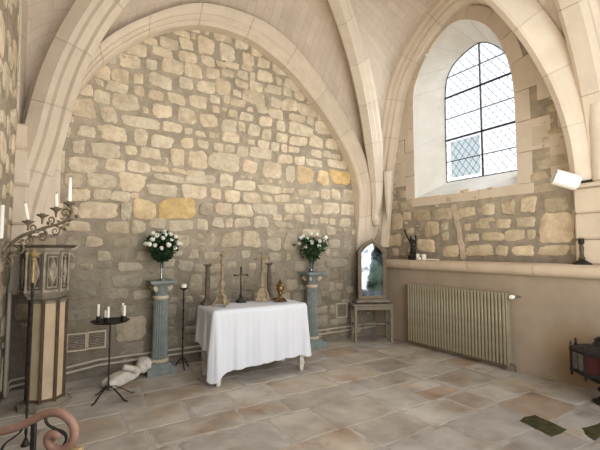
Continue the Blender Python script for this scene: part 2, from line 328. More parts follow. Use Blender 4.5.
# ------------------------------------------------------------------ setting
XL, XD, XU, YB, YF = -.40, 4.75, 5.05, 5.08, 1.75     # left wall, dado, upper right wall, back wall, front of the bay
KZ = 5.35
BACK=[(1.31,4.35,0.24,0.12,0),(1.49,4.46,0.18,0.10,0),(1.67,4.26,0.29,0.27,0),(1.39,4.22,0.21,0.15,0),(1.17,4.17,0.24,0.17,0),(0.93,4.13,0.17,0.09,0),(0.78,3.97,0.26,0.18,0),(1.08,4.02,0.27,0.14,0),(1.42,4.05,0.23,0.15,0),(1.68,4.07,0.20,0.14,0),(0.69,3.79,0.29,0.17,0),(0.95,3.82,0.14,0.15,0),(1.20,3.86,0.28,0.21,0),(1.50,3.88,0.24,0.19,0),(1.75,3.91,0.22,0.17,0),(0.38,3.57,0.23,0.17,0),(0.60,3.59,0.20,0.19,0),(0.80,3.60,0.13,0.16,0),(1.07,3.63,0.32,0.21,0),(1.40,3.67,0.23,0.19,0),(1.67,3.69,0.25,0.18,0),(0.21,3.33,0.17,0.17,0),(0.56,3.43,0.28,0.13,0),(0.36,3.44,0.09,0.08,0),(0.39,3.27,0.19,0.17,0),(0.67,3.27,0.30,0.23,0),(0.81,3.44,0.16,0.12,0),(1.01,3.42,0.18,0.16,0),(1.27,3.44,0.28,0.14,0),(1.57,3.45,0.26,0.17,0),(1.79,3.54,0.16,0.11,0),(0.21,3.11,0.27,0.24,0),(0.47,3.07,0.20,0.18,0),(0.83,3.04,0.44,0.14,0),(1.09,3.24,0.25,0.20,0),(0.89,3.21,0.07,0.09,0),(1.41,3.23,0.25,0.22,0),(1.70,3.22,0.26,0.20,0),(1.22,3.05,0.27,0.14,0),(1.81,3.40,0.11,0.11,0),(0.08,2.95,0.07,0.07,0),(0.49,3.77,0.09,0.12,0),(1.48,4.35,0.07,0.09,0),(1.67,4.49,0.06,0.11,0),(0.25,2.84,0.22,0.14,0),(0.06,2.80,0.07,0.12,0),(0.55,2.86,0.28,0.20,0),(0.39,2.90,0.08,0.07,0),(0.84,2.85,0.18,0.20,0),(1.11,2.84,0.28,0.18,0),(1.41,2.88,0.18,0.14,0),(1.44,3.04,0.10,0.09,0),(1.59,3.02,0.17,0.08,0),(1.64,2.88,0.15,0.11,0),(1.78,3.03,0.15,0.09,0),(0.18,2.64,0.12,0.18,0),(0.46,2.65,0.31,0.18,0),(0.73,2.67,0.13,0.11,0),(0.96,2.66,0.29,0.15,0),(1.31,2.66,0.21,0.22,0),(1.57,2.67,0.26,0.25,0),(0.23,2.43,0.32,0.18,0),(0.56,2.47,0.24,0.14,0),(0.83,2.48,0.25,0.14,0),(1.08,2.48,0.23,0.10,0),(1.32,2.48,0.18,0.06,0),(1.54,2.48,0.26,0.08,0),(1.19,2.38,0.40,0.10,0),(1.61,2.40,0.42,0.12,0),(0.13,2.25,0.22,0.15,0),(0.42,2.27,0.31,0.18,0),(0.76,2.28,0.31,0.22,0),(1.12,2.21,0.41,0.15,0),(1.53,2.23,0.34,0.19,0),(0.19,2.09,0.25,0.15,0),(0.43,2.10,0.19,0.13,0),(0.64,2.10,0.22,0.12,0),(0.80,2.12,0.11,0.07,0),(0.41,1.92,0.40,0.19,0),(0.69,1.92,0.13,0.22,0),(0.93,1.96,0.29,0.24,1),(1.32,1.98,0.46,0.27,2),(1.68,2.01,0.21,0.17,0),(0.20,1.72,0.25,0.13,0),(0.61,1.72,0.25,0.15,0),(0.85,1.73,0.15,0.17,0),(1.07,1.78,0.25,0.15,0),(1.38,1.77,0.33,0.14,0),(1.66,1.79,0.17,0.15,0),(0.04,2.07,0.05,0.13,0),(0.15,1.90,0.09,0.09,0),(0.04,1.88,0.05,0.15,0),(1.16,2.59,0.05,0.09,0),(0.37,1.55,0.17,0.13,0),(0.71,1.54,0.31,0.14,0),(0.16,1.53,0.16,0.17,0),(1.89,4.50,0.29,0.24,0),(2.18,4.47,0.21,0.25,0),(2.42,4.42,0.20,0.15,0),(2.66,4.47,0.23,0.18,0),(1.98,4.27,0.26,0.23,0),(2.30,4.25,0.23,0.21,0),(2.56,4.26,0.23,0.16,0),(2.92,4.27,0.40,0.28,0),(1.87,4.07,0.15,0.11,0),(2.05,4.10,0.20,0.11,0),(2.28,4.12,0.17,0.08,0),(1.96,3.96,0.20,0.12,0),(2.21,4.00,0.18,0.14,0),(2.37,4.00,0.10,0.15,0),(2.58,4.07,0.26,0.21,0),(2.81,4.04,0.10,0.14,0),(3.03,4.04,0.30,0.18,0),(3.31,4.06,0.23,0.23,0),(1.93,3.74,0.22,0.21,0),(2.19,3.85,0.24,0.12,0),(2.44,3.87,0.23,0.15,0),(2.71,3.89,0.29,0.17,0),(2.12,3.70,0.13,0.11,0),(2.40,3.69,0.41,0.23,0),(2.96,3.91,0.16,0.14,0),(3.20,3.89,0.18,0.15,0),(3.52,3.89,0.39,0.18,0),(2.75,3.70,0.20,0.16,0),(1.96,3.58,0.10,0.12,0),(2.14,3.56,0.23,0.12,0),(3.02,3.71,0.29,0.22,0),(3.34,3.70,0.34,0.19,0),(3.59,3.67,0.12,0.21,0),(3.80,3.70,0.27,0.21,0),(2.52,3.54,0.20,0.12,0),(2.78,3.52,0.31,0.17,0),(2.28,3.39,0.23,0.12,0),(2.06,3.39,0.13,0.12,0),(2.33,3.51,0.09,0.07,0),(3.14,3.52,0.29,0.14,0),(3.40,3.53,0.17,0.15,0),(2.00,3.20,0.26,0.17,0),(2.60,3.37,0.22,0.16,0),(2.84,3.35,0.15,0.15,0),(3.18,3.35,0.49,0.21,0),(3.66,3.46,0.31,0.22,0),(3.98,3.46,0.27,0.25,0),(2.20,3.23,0.11,0.16,0),(2.40,3.21,0.19,0.19,0),(2.60,3.18,0.18,0.19,0),(2.07,3.04,0.29,0.16,0),(2.35,3.02,0.11,0.08,0),(2.87,3.17,0.23,0.14,0),(3.18,3.17,0.31,0.18,0),(3.50,3.20,0.28,0.22,0),(3.82,3.21,0.28,0.20,0),(2.55,3.02,0.20,0.13,0),(2.75,3.01,0.17,0.13,0),(2.91,3.01,0.11,0.12,0),(3.09,3.01,0.20,0.10,0),(4.08,3.22,0.21,0.19,0),(1.84,2.88,0.17,0.12,0),(2.03,2.88,0.16,0.13,0),(2.21,2.86,0.18,0.18,0),(2.50,2.88,0.36,0.16,0),(3.52,3.00,0.23,0.12,0),(3.73,3.02,0.17,0.12,0),(3.93,3.01,0.18,0.09,0),(2.92,2.84,0.27,0.17,0),(3.19,2.85,0.20,0.16,0),(3.46,2.84,0.32,0.14,0),(3.88,2.88,0.46,0.14,0),(4.24,3.03,0.36,0.22,3),(1.96,2.68,0.44,0.28,0),(2.33,2.65,0.25,0.20,0),(2.69,2.66,0.32,0.24,0),(3.02,2.63,0.16,0.27,0),(3.29,2.63,0.31,0.28,1),(3.64,2.63,0.25,0.28,1),(4.00,2.66,0.44,0.28,2),(1.98,2.42,0.23,0.19,0),(2.27,2.38,0.31,0.14,0),(2.64,2.36,0.38,0.13,0),(1.83,2.23,0.17,0.19,0),(2.06,2.21,0.24,0.17,0),(2.35,2.21,0.31,0.17,0),(2.62,2.21,0.18,0.09,0),(2.87,2.23,0.28,0.12,0),(2.98,2.36,0.25,0.10,0),(3.25,2.35,0.21,0.10,0),(3.47,2.34,0.18,0.13,0),(3.69,2.35,0.19,0.18,0),(3.91,2.38,0.20,0.17,0),(1.95,2.02,0.25,0.16,0),(2.25,2.01,0.30,0.17,0),(2.61,2.05,0.38,0.15,0),(3.09,2.10,0.44,0.16,0),(3.50,2.10,0.21,0.19,0),(3.80,2.12,0.35,0.21,0),(3.34,2.22,0.15,0.07,0),(4.19,2.37,0.26,0.21,3),(4.15,2.13,0.29,0.19,3),(1.86,1.82,0.19,0.16,0),(2.23,1.83,0.28,0.15,0),(2.52,1.85,0.27,0.17,0),(2.80,1.94,0.16,0.11,0),(2.98,1.95,0.18,0.11,0),(3.18,1.96,0.21,0.12,0),(2.90,1.83,0.33,0.10,0),(2.03,1.83,0.10,0.13,0),(3.65,1.92,0.16,0.12,0),(3.82,1.91,0.13,0.10,0),(3.47,1.90,0.15,0.10,0),(4.10,1.92,0.26,0.15,0),(2.88,1.73,0.19,0.09,0),(3.79,1.76,0.20,0.15,0),(2.68,1.71,0.12,0.09,0),(2.05,1.60,0.33,0.23,0),(2.38,1.60,0.29,0.26,0),(2.73,1.54,0.26,0.19,0),(3.02,1.58,0.23,0.24,0),(3.88,1.54,0.23,0.16,0),(4.14,1.53,0.17,0.15,0),(1.79,1.59,0.06,0.15,0),(3.41,1.72,0.41,0.13,0),(0.47,1.38,0.17,0.11,0),(0.69,1.37,0.09,0.08,0),(0.91,1.38,0.17,0.13,0),(1.54,1.40,0.14,0.13,0),(1.79,1.38,0.20,0.10,0),(1.32,1.41,0.12,0.09,0),(1.44,1.25,0.20,0.15,0),(1.22,1.29,0.14,0.12,0),(0.78,1.25,0.27,0.11,0),(0.14,1.27,0.10,0.08,0),(0.29,1.25,0.13,0.08,0),(0.49,1.27,0.17,0.09,0),(1.58,1.00,0.19,0.22,0),(0.71,1.08,0.38,0.15,0),(0.26,1.00,0.32,0.25,0),(0.63,0.92,0.24,0.13,0),(0.90,0.91,0.22,0.12,0),(1.49,0.81,0.10,0.09,0),(1.30,0.81,0.11,0.07,0),(1.25,0.67,0.16,0.16,0),(1.52,0.61,0.11,0.17,0),(0.78,0.50,0.40,0.27,0),(0.24,0.73,0.26,0.13,0),(0.74,0.74,0.19,0.10,0),(1.24,0.45,0.13,0.08,0),(1.80,1.02,0.21,0.18,0),(1.80,1.20,0.20,0.11,0),(0.47,1.05,0.07,0.09,0),(1.62,1.21,0.13,0.11,0),(1.25,0.53,0.12,0.06,0),(0.83,0.27,0.31,0.15,0),(1.26,0.30,0.17,0.15,0),(1.53,0.42,0.18,0.09,0),(1.54,0.28,0.18,0.12,0),(1.56,0.16,0.19,0.09,0),(2.04,1.39,0.22,0.13,0),(2.29,1.39,0.15,0.13,0),(2.76,1.35,0.20,0.12,0),(2.98,1.34,0.10,0.11,0),(2.10,0.99,0.25,0.14,0),(2.38,0.97,0.24,0.18,0),(2.39,1.22,0.12,0.11,0),(2.71,1.19,0.10,0.10,0),(2.77,0.99,0.17,0.18,0),(3.00,1.08,0.13,0.15,0),(3.20,1.21,0.20,0.16,0),(3.53,1.25,0.15,0.11,0),(3.73,1.41,0.09,0.12,0),(3.90,1.23,0.44,0.18,0),(3.90,1.02,0.23,0.13,0),(3.66,1.04,0.18,0.12,0),(3.64,0.89,0.19,0.14,0),(3.96,0.85,0.15,0.12,0),(3.81,0.86,0.11,0.15,0),(3.52,0.67,0.17,0.18,0),(3.88,0.70,0.24,0.13,0),(3.14,0.73,0.19,0.15,0),(3.05,0.92,0.22,0.15,0),(2.95,0.75,0.14,0.10,0),(3.67,0.75,0.12,0.08,0),(4.17,1.02,0.21,0.18,0),(4.18,0.79,0.20,0.16,0),(3.60,0.32,0.28,0.19,0),(3.60,0.50,0.23,0.11,0),(2.07,1.24,0.16,0.10,0),(2.16,0.84,0.14,0.13,0),(2.50,0.79,0.21,0.11,0),(3.96,0.29,0.39,0.10,0),(2.60,1.29,0.10,0.12,0)]
RIGHT=[(3.44,2.00,0.33,0.18,0),(3.12,2.00,0.21,0.16,0),(2.85,2.00,0.21,0.20,0),(2.58,2.03,0.22,0.20,0),(2.27,2.01,0.27,0.19,0),(2.27,1.73,0.38,0.35,0),(3.22,1.80,0.25,0.11,0),(3.38,1.63,0.23,0.13,0),(3.08,1.64,0.30,0.12,0),(2.76,1.65,0.27,0.14,0),(2.91,1.80,0.23,0.12,0),(2.62,1.81,0.25,0.14,0),(1.99,1.68,0.11,0.14,0),(3.87,2.01,0.30,0.18,0),(4.25,2.03,0.37,0.21,0),(4.07,1.77,0.32,0.23,0),(4.83,1.96,0.26,0.32,0),(4.59,2.03,0.19,0.16,0),(4.61,2.21,0.30,0.20,0),(4.89,2.24,0.22,0.16,0),(4.63,2.41,0.21,0.14,0),(2.43,2.37,0.21,0.13,0),(2.28,2.52,0.41,0.14,0),(2.17,2.36,0.16,0.12,0),(2.38,2.21,0.31,0.11,0),(2.20,2.69,0.13,0.16,0),(2.37,2.73,0.11,0.08,0),(2.24,2.88,0.17,0.10,0),(2.34,3.02,0.25,0.06,0),(2.16,2.79,0.09,0.06,0),(2.34,2.81,0.10,0.07,0),(2.33,2.63,0.08,0.06,0),(4.84,3.30,0.16,0.15,0),(4.80,3.12,0.26,0.17,0),(4.81,2.81,0.17,0.20,0),(4.88,1.62,0.35,0.23,0),(3.28,1.44,0.43,0.16,0),(2.94,1.44,0.17,0.15,0),(2.66,1.44,0.30,0.14,0),(2.30,1.44,0.35,0.14,0),(3.73,1.44,0.28,0.18,0),(2.03,1.45,0.18,0.12,0),(1.87,1.65,0.09,0.20,0),(4.20,1.52,0.37,0.21,0),(2.03,1.86,0.15,0.15,0),(2.56,1.65,0.11,0.12,0),(3.15,1.87,0.22,0.06,0),(3.44,1.79,0.13,0.11,0),(3.83,1.81,0.13,0.11,0),(3.83,1.66,0.13,0.14,0)]
def stones(mb, lst, P, N, lowdark=True):
    """rounded raised rubble: P(u,z) gives the wall point, N points into the room"""
    rnd = random.Random(5)
    for (u, z, w, h, fl) in lst:
        kk = .40 if fl != 3 else .04; big = 1.12 if fl != 3 else 1.0
        # irregular hewn outline: four corners cut by different amounts, sides broken once, then softened
        ctl = []
        for (sx, sy) in ((1,1),(-1,1),(-1,-1),(1,-1)):
            ctl.append((sx*(1-kk*rnd.random()**1.5), sy*(1-kk*rnd.random()**1.5)))
        pts_ = []
        for q in range(4):
            a, b = ctl[q], ctl[(q+1)%4]; t = rnd.uniform(.3,.7); m_ = (a[0]+(b[0]-a[0])*t, a[1]+(b[1]-a[1])*t)
            o_ = 1+rnd.uniform(-.08,.13)*(fl != 3); pts_ += [a, (m_[0]*o_, m_[1]*o_)]
        for it in range(2 if fl != 3 else 1):
            c_ = .27 if it == 0 else .25
            if fl == 3: c_ = .06
            nw = []
            for q in range(len(pts_)):
                a, b = pts_[q], pts_[(q+1)%len(pts_)]
                nw += [(a[0]+(b[0]-a[0])*c_, a[1]+(b[1]-a[1])*c_), (b[0]+(a[0]-b[0])*c_, b[1]+(a[1]-b[1])*c_)]
            pts_ = nw
        n = len(pts_); sl = rnd.uniform(-.08,.08)*(fl != 3)
        jj = .05 if fl != 3 else .004
        outer = [((x+rnd.uniform(-jj,jj))*w/2*big, (y+rnd.uniform(-jj,jj)*1.3)*h/2*big+sl*x*w/2) for x,y in pts_]
        rise = rnd.uniform(.006,.018) if fl != 3 else .010
        vs = []
        m = min(w,h)
        for s1, d in ((1.0,-.012),(.97,rise*.55),(1-.022/max(m,.05),rise)):
            for (x,y) in outer: vs.append(P(u+x*s1, z+y*s1)+N*d)
        for (x,y) in outer:
            vs.append(P(u+x*.5, z+y*.5)+N*(rise+rnd.uniform(-.004,.006)))
        vs.append(P(u,z)+N*(rise+.006))
        fs = []
        for r in range(3):
            for k in range(n): fs.append([r*n+k, r*n+(k+1)%n, (r+1)*n+(k+1)%n, (r+1)*n+k])
        for k in range(n): fs.append([3*n+k, 3*n+(k+1)%n, 4*n])
        g = rnd.uniform(.90,1.10)
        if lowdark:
            f = max(0., min(1., (z-.9)/1.5)); f = f*f*(3-2*f)      # lower courses damp and grey, with shade toward the floor painted into the colour
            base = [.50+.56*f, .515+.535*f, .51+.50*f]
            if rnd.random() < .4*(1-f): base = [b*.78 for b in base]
        else: base = [.92*rnd.uniform(.85,1.1)]*3; base[1] *= .98; base[2] *= .90
        if fl == 1: base = [base[0]*1.04, base[1]*.95, base[2]*.78]
        if fl == 2: base = [base[0]*1.04, base[1]*.90, base[2]*.58]
        if fl == 3: base = [base[0]*1.02, base[1]*.98, base[2]*.95]
        w_ = rnd.uniform(-.03,.03)
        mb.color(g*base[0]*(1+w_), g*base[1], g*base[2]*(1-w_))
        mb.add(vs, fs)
def filler(lst, u0, u1, z0, z1, ok=lambda u,z: True, tries=2600, seed=3, wmin=.08, wmax=.26):
    rnd = random.Random(seed); out = list(lst)
    for t in range(tries):
        k = 1-t/tries*.8
        w = rnd.uniform(wmin, wmin+(wmax-wmin)*k); h = w*rnd.uniform(.45,.9)
        u = rnd.uniform(u0+w/2, u1-w/2); z = rnd.uniform(z0+h/2, z1-h/2)
        if not ok(u,z): continue
        g = .022
        if any(abs(u-q[0]) < (w+q[2])/2+g and abs(z-q[1]) < (h+q[3])/2+g for q in out): continue
        out.append((u,z,w,h,0))
    return out
def grid_wall(mb, P, u0,u1,z0,z1, du=.12, N=None, amp=.012, holes=None):
    nu = max(1,int((u1-u0)/du)); nz_ = max(1,int((z1-z0)/du)); vs=[]; cols=[]
    for j in range(nz_+1):
        for i in range(nu+1):
            u = u0+(u1-u0)*i/nu; z = z0+(z1-z0)*j/nz_
            vs.append(P(u,z)+(N*amp*noise.noise(V((u*4,z*4,1.7))) if N else V((0,0,0))))
            f = max(0., min(1., (z-.7)/1.5)); g = (.60+.62*f)*(1+.15*noise.noise(V((u*1.1,z*1.1,4))))  # damp and shade painted into the lower mortar, more light into the upper
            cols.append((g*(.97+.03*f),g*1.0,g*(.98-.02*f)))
    fs = [[j*(nu+1)+i, j*(nu+1)+i+1, (j+1)*(nu+1)+i+1, (j+1)*(nu+1)+i] for j in range(nz_) for i in range(nu)
          if not (holes and holes(u0+(u1-u0)*(i+.5)/nu, z0+(z1-z0)*(j+.5)/nz_))]
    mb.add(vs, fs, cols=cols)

def patch(mb, P, N, poly):
    """paler repair mortar smeared over the wall"""
    pts_ = []
    for i in range(len(poly)):
        a, b = poly[i], poly[(i+1)%len(poly)]
        for t in (0,.33,.66): pts_.append((a[0]+(b[0]-a[0])*t+random.uniform(-.012,.012), a[1]+(b[1]-a[1])*t+random.uniform(-.02,.02)))
    mb.color(1.65,1.6,1.55); n = len(pts_)
    mb.add([P(u,z)+N*.014 for u,z in pts_]+[P(u,z)-N*.02 for u,z in pts_], [list(range(n))]+[[i,(i+1)%n,n+(i+1)%n,n+i] for i in range(n)]); mb.color(1)
# ---- back wall
Pb = lambda u,z: V((u,YB,z)); Nb = V((0,-1,0))
mb = MB()
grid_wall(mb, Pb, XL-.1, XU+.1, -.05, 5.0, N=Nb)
patch(mb, Pb, Nb, [(4.33,2.62),(4.46,2.60),(4.47,2.2),(4.44,1.9),(4.47,1.5),(4.44,1.1),(4.36,.9),(4.38,1.2),(4.34,1.55),(4.37,1.8),(4.31,2.0),(4.33,2.3)])
mb.mi = 1
left_jamb = [(-.11,1.12,.26,.26,0),(-.13,1.44,.26,.30,3),(-.10,1.80,.30,.36,3),(-.12,2.15,.25,.30,3),(-.10,2.45,.30,.26,3)]
plastered = lambda u,z: not (u < .75 and z < .62) and not (4.42 < u < 4.62 and 1.2 < z < 2.4)
BK = filler([b for b in BACK if b[0] > .05]+left_jamb, XL+.02, 4.72, .05, 2.2, ok=plastered, tries=5000, wmax=.30)
BK = filler(BK, .1, 4.3, 2.2, 4.45, tries=2500, seed=8, wmin=.05, wmax=.12)
BK += [(4.58,2.35,.20,.36,3),(4.56,1.98,.22,.32,3),(4.60,1.66,.24,.28,3),(4.55,1.36,.26,.26,3)]
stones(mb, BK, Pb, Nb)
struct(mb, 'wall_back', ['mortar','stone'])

# ---- left wall
Pl = lambda u,z: V((XL,u,z)); Nl = V((1,0,0))
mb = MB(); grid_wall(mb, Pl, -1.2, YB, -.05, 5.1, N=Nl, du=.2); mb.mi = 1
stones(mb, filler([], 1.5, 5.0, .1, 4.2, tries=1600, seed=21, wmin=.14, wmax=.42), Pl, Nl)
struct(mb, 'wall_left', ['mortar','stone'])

# ---- right wall: upper rubble with the window hole
GX, GC, GH = 5.45, 3.50, .545                                  # glass plane, its middle, half width
outer = catmull([(0,2.70,2.30),(0,2.70,3.4),(0,2.74,3.85),(0,2.86,4.28),(0,3.05,4.62),(0,3.32,4.85),(0,3.58,4.94),(0,3.85,4.86),(0,4.12,4.62),(0,4.32,4.30),(0,4.395,4.05),(0,4.40,3.4),(0,4.40,2.30)], 4)
inner = catmull([(0,2.77,2.57),(0,2.77,3.4),(0,2.80,3.78),(0,2.90,4.10),(0,3.06,4.38),(0,3.26,4.58),(0,3.42,4.66),(0,3.60,4.64),(0,3.80,4.56),(0,3.95,4.44),(0,4.05,4.2),(0,4.075,3.6),(0,4.075,2.57)], 4)
O3 = [V((XU,p.y,p.z)) for p in outer]; I3 = [V((GX,p.y,p.z)) for p in inner]
Pr = lambda u,z: V((XU,u,z)); Nr = V((-1,0,0))
def inside(u, z, poly, grow=0):
    c = False; n = len(poly)
    for i in range(n):
        a, b = poly[i], poly[(i+1)%n]
        if (a.z > z) != (b.z > z) and u < (b.y-a.y)*(z-a.z)/(b.z-a.z)+a.y: c = not c
    return c
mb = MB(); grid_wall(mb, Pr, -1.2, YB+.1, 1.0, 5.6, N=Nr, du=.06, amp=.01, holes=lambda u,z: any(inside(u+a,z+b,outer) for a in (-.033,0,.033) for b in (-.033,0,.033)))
patch(mb, Pr, Nr, [(3.64,2.14),(3.72,2.14),(3.66,1.9),(3.62,1.7),(3.58,1.45),(3.56,1.3),(3.49,1.3),(3.5,1.5),(3.56,1.75),(3.60,1.95)])
mb.mi = 1
ring_c = V((0,3.55,3.6))
def near_ring(u,z):
    return any((V((0,u,z))-p).length < .36 for p in outer) or inside(u,z,outer)
RT = filler([r for r in RIGHT], 1.95, 4.95, 1.32, 3.4, ok=lambda u,z: not near_ring(u,z), tries=1800, seed=4, wmin=.06, wmax=.18)
stones(mb, RT, Pr, Nr, lowdark=False)
# dressed surround: blocks of a ring, alternate ones reaching further into the rubble
mb.mi = 2
pts = resample([V((0,p.y,p.z)) for p in outer], 61)
cen = V((0,3.55,3.4)); k = 0; bi = 0
while k < 60:
    e = min(60, k+4); ext = .30 if bi % 2 else .19
    if pts[k].z < 3.9 and pts[k].y < 3 and bi % 2: ext = .42
    A = []; B = []
    for q in range(k, e+1):
        t = (pts[min(q+1,60)]-pts[max(q-1,0)]).normalized(); nrm = V((0,-t.z,t.y))
        if nrm.dot(pts[q]-cen) < 0: nrm = -nrm
        A.append(pts[q]); B.append(pts[q]+nrm*ext)
    g = .97+random.uniform(-.06,.05); mb.color(g, g*.985, g*.97)
    sh = .012
    t0 = (A[-1]-A[0]).normalized()*.005
    ring = [A[0]+t0]+A[1:-1]+[A[-1]-t0]+[B[-1]-t0]+B[1:-1][::-1]+[B[0]+t0]
    n = len(ring)
    mb.add([V((XU-sh,p.y,p.z)) for p in ring]+[V((XU+.05,p.y,p.z)) for p in ring], [list(range(n))]+[[i,(i+1)%n,n+(i+1)%n,n+i] for i in range(n)])
    k = e; bi += 1
# sill course under the window, big blocks at the corner and below the vault
for (y0,y1,z0,z1) in ((2.50,3.25,2.165,2.30),(3.255,3.90,2.165,2.30),(3.905,4.47,2.165,2.315),
                      (4.60,4.92,2.55,2.95),(4.62,5.0,2.96,3.35),(4.52,4.98,3.36,3.8),(4.5,4.9,3.81,4.2),(2.31,2.5,2.75,3.0),(2.02,2.3,2.35,2.85),(1.98,2.2,2.86,3.3),(2.1,2.42,3.32,3.7)):
    g = .95+random.uniform(-.07,.05); mb.color(g,g*.98,g*.95); mb.box((XU-.014,y0,z0),(XU+.05,y1,z1),.006)
mb.color(1)
wr = struct(mb, 'wall_right', ['mortar','stone','dressed'])

# ---- window: splay, leaded light, bars
mb = MB(); n = len(O3)
for i in range(n-1):
    mb.color(1.0)
    mb.add([O3[i],O3[i+1],I3[i+1],I3[i]], [[0,1,2,3]])
mb.add([O3[0],O3[-1],I3[-1],I3[0]], [[0,1,2,3]])
for j in range(5, n-1, 5):                                     # joints of the splay blocks
    a = O3[j].lerp(I3[j],.01); b = I3[j]
    d = (V((0,3.5,3.4))-V((0,a.y,a.z))).normalized()*.002
    mb.color(.72); mb.tube([a+d,b+d], .003, 4)
win = struct(mb, 'window_1', 'splay', smooth=False)
mb = MB(); mb.add([V((GX,p.y,p.z)) for p in inner], [list(range(n))]); mb.build('glass', 'winglass', win)
mb = MB(); mb.add([(GX-.004,3.47,2.63),(GX-.004,3.98,2.63),(GX-.004,3.98,3.22),(GX-.004,3.47,3.22)],[[0,1,2,3]]); mb.build('bluish_pane', 'tintglass', win)['label'] = 'bluish glass pane'
mb = MB()
pi_ = [V((GX,p.y,p.z)) for p in inner]
mb.tube(pi_+[pi_[0]], .009, 6)
mb.build('window_frame', 'iron', win)
mb = MB()
mb.box((GX-.03,3.41,2.57),(GX-.004,3.43,4.655),.002)
for z in (3.262,3.983):
    ys = [q for q in (2.72+.01*i for i in range(140)) if inside(q,z,inner)]
    mb.box((GX-.03,ys[0],z-.013),(GX-.006,ys[-1],z+.013),.002)
for z in (2.90,3.62):
    ys = [q for q in (2.72+.01*i for i in range(140)) if inside(q,z,inner)]
    mb.box((GX-.02,ys[0],z-.006),(GX-.006,ys[-1],z+.006),.001)
for z in (4.32,):
    ys = [q for q in (2.72+.01*i for i in range(140)) if inside(q,z,inner)]
    mb.box((GX-.02,ys[0],z-.006),(GX-.006,ys[-1],z+.006),.001)
mb.build('window_bars', 'iron', win)
mb = MB()
sy, sz = .118, .155
for sg in (1,-1):
    for kx in range(-26, 36):
        seg = []
        for t in range(0, 240):
            z = 2.57+t*.009; y = 2.77+kx*sy+sg*(z-2.57)*sy/sz
            if inside(y, z, inner): seg.append((y,z))
        if len(seg) > 3: mb.tube([(GX-.002,*seg[0]),(GX-.002,*seg[-1])], .0034, 4)
mb.build('window_lead', 'iron', win, smooth=False)

# ---- right wall dado with the rounded ledge
Pd = lambda u,z: V((XD,u,z))
mb = MB(); vs=[]; cols=[]; nu, nz_ = 60, 14
for j in range(nz_+1):
    for i in range(nu+1):
        u = -1.2+(YB+1.2)*i/nu; z = -.05+1.21*j/nz_
        vs.append(V((XD-.012*noise.noise(V((u*1.5,z*1.5,0))),u,z)))
        g = 1+.12*noise.noise(V((u*1.3,z*1.6,3)))
        damp = max(0, 1-((u-1.95)/.42)**2-((z-.32)/.42)**2)
        cols.append((g*(1-.22*damp), g*(1-.36*damp), g*(1-.52*damp)))
mb.add(vs, [[j*(nu+1)+i, j*(nu+1)+i+1, (j+1)*(nu+1)+i+1, (j+1)*(nu+1)+i] for j in range(nz_) for i in range(nu)], cols=cols)
struct(mb, 'wall_right_dado', 'plaster')
mb = MB()
y = -1.2; pr_ = [(.33,-.15),(-.02,-.15)]+[(-.03-.055*math.sin(PI*k/8), -.075-.068*math.cos(PI*k/8)) for k in range(9)]+[(-.02,0),(.33,0)]
for L_ in (1.1,.62,.9,.95,.85,1.0,.9):
    y1 = min(y+L_, YB)
    g = 1+random.uniform(-.06,.06); mb.color(g,g*.99,g*.97)
    n = len(pr_)
    vs = [V((XD+a,y+.003,1.292+b)) for a,b in pr_]+[V((XD+a,y1-.003,1.292+b)) for a,b in pr_]
    mb.add(vs, [list(range(n)),list(range(n,2*n))]+[[i,(i+1)%n,n+(i+1)%n,n+i] for i in range(n)])
    y = y1
struct(mb, 'trim_1', 'ledge')

# ---- vault
def diag(cx, cy, kz=KZ, inset=0., n=25, zs=2.35):
    K = V((2.05,3.45,kz)); ix, iy = inset if isinstance(inset,tuple) else (inset,inset); c = V((cx+(ix if cx < 2 else -ix), cy+(iy if cy < 3 else -iy), zs)); out=[]
    for k in range(n):
        a = PI/2*k/(n-1); s_ = 1-math.cos(a)
        out.append(V((c.x+(K.x-c.x)*s_, c.y+(K.y-c.y)*s_, zs+(kz-zs)*math.sin(a))))
    return out
FI = [(0.02,1.62),(0.012,2.1),(0.01,2.45),(.012,2.76),(.075,3.054),(.353,3.585),(.889,4.134),(1.513,4.451),(2.15,4.49),(2.6,4.35),(3.086,4.064),(3.657,3.54),(4.108,2.943),(4.275,2.455),(4.31,2.15),(4.33,1.9),(4.34,1.3)]
FO = [(-.27,1.62),(-.27,2.0),(-.25,2.35),(-.184,2.60),(.021,3.157),(.346,3.82),(.884,4.338),(1.509,4.712),(2.2,4.79),(2.65,4.70),(3.086,4.461),(3.862,3.745),(4.284,3.137),(4.50,2.65),(4.60,2.25),(4.63,1.9),(4.64,1.3)]
fi = resample(catmull([(x,0,z) for x,z in FI]), 61); fo = resample(catmull([(x,0,z) for x,z in FO]), 61)
# back wall arch moulding
path=[]; ups=[]; sides=[]; prs=[]
mb = MB(); rings=[]; cols=[]; c0=1
pro = [(0,0),(.155,0),(.185,.10),(.185,.2),(.17,.27),(.20,.36),(.20,.50),(.185,.56),(.21,.64),(.235,.78),(.235,1.0),(0,1.0)]   # (out from wall, across 0 inner..1 outer)
for i in range(61):
    kd = min(1., .22+.78*max(0,min((i-5)/8., (58-i)/6.)))
    def rg(k=1.): return [V((fi[i].x+(fo[i].x-fi[i].x)*t, YB-d*k*kd, fi[i].z+(fo[i].z-fi[i].z)*t)) for d,t in pro]
    if i % 5 == 0 and 0 < i < 60:
        rings += [rg()]; cols += [c0]
        tt = (fi[i+1]-fi[i]).normalized()
        rings += [[p+tt*.002 for p in rg(.955)], [p+tt*.009 for p in rg(.955)]]; 
        cn = 1+random.uniform(-.06,.06); cols += [c0*.75, cn*.75]; c0 = cn
        rings += [[p+tt*.011 for p in rg()]]; cols += [c0]
    else: rings.append(rg()); cols.append(c0)
n = len(pro)
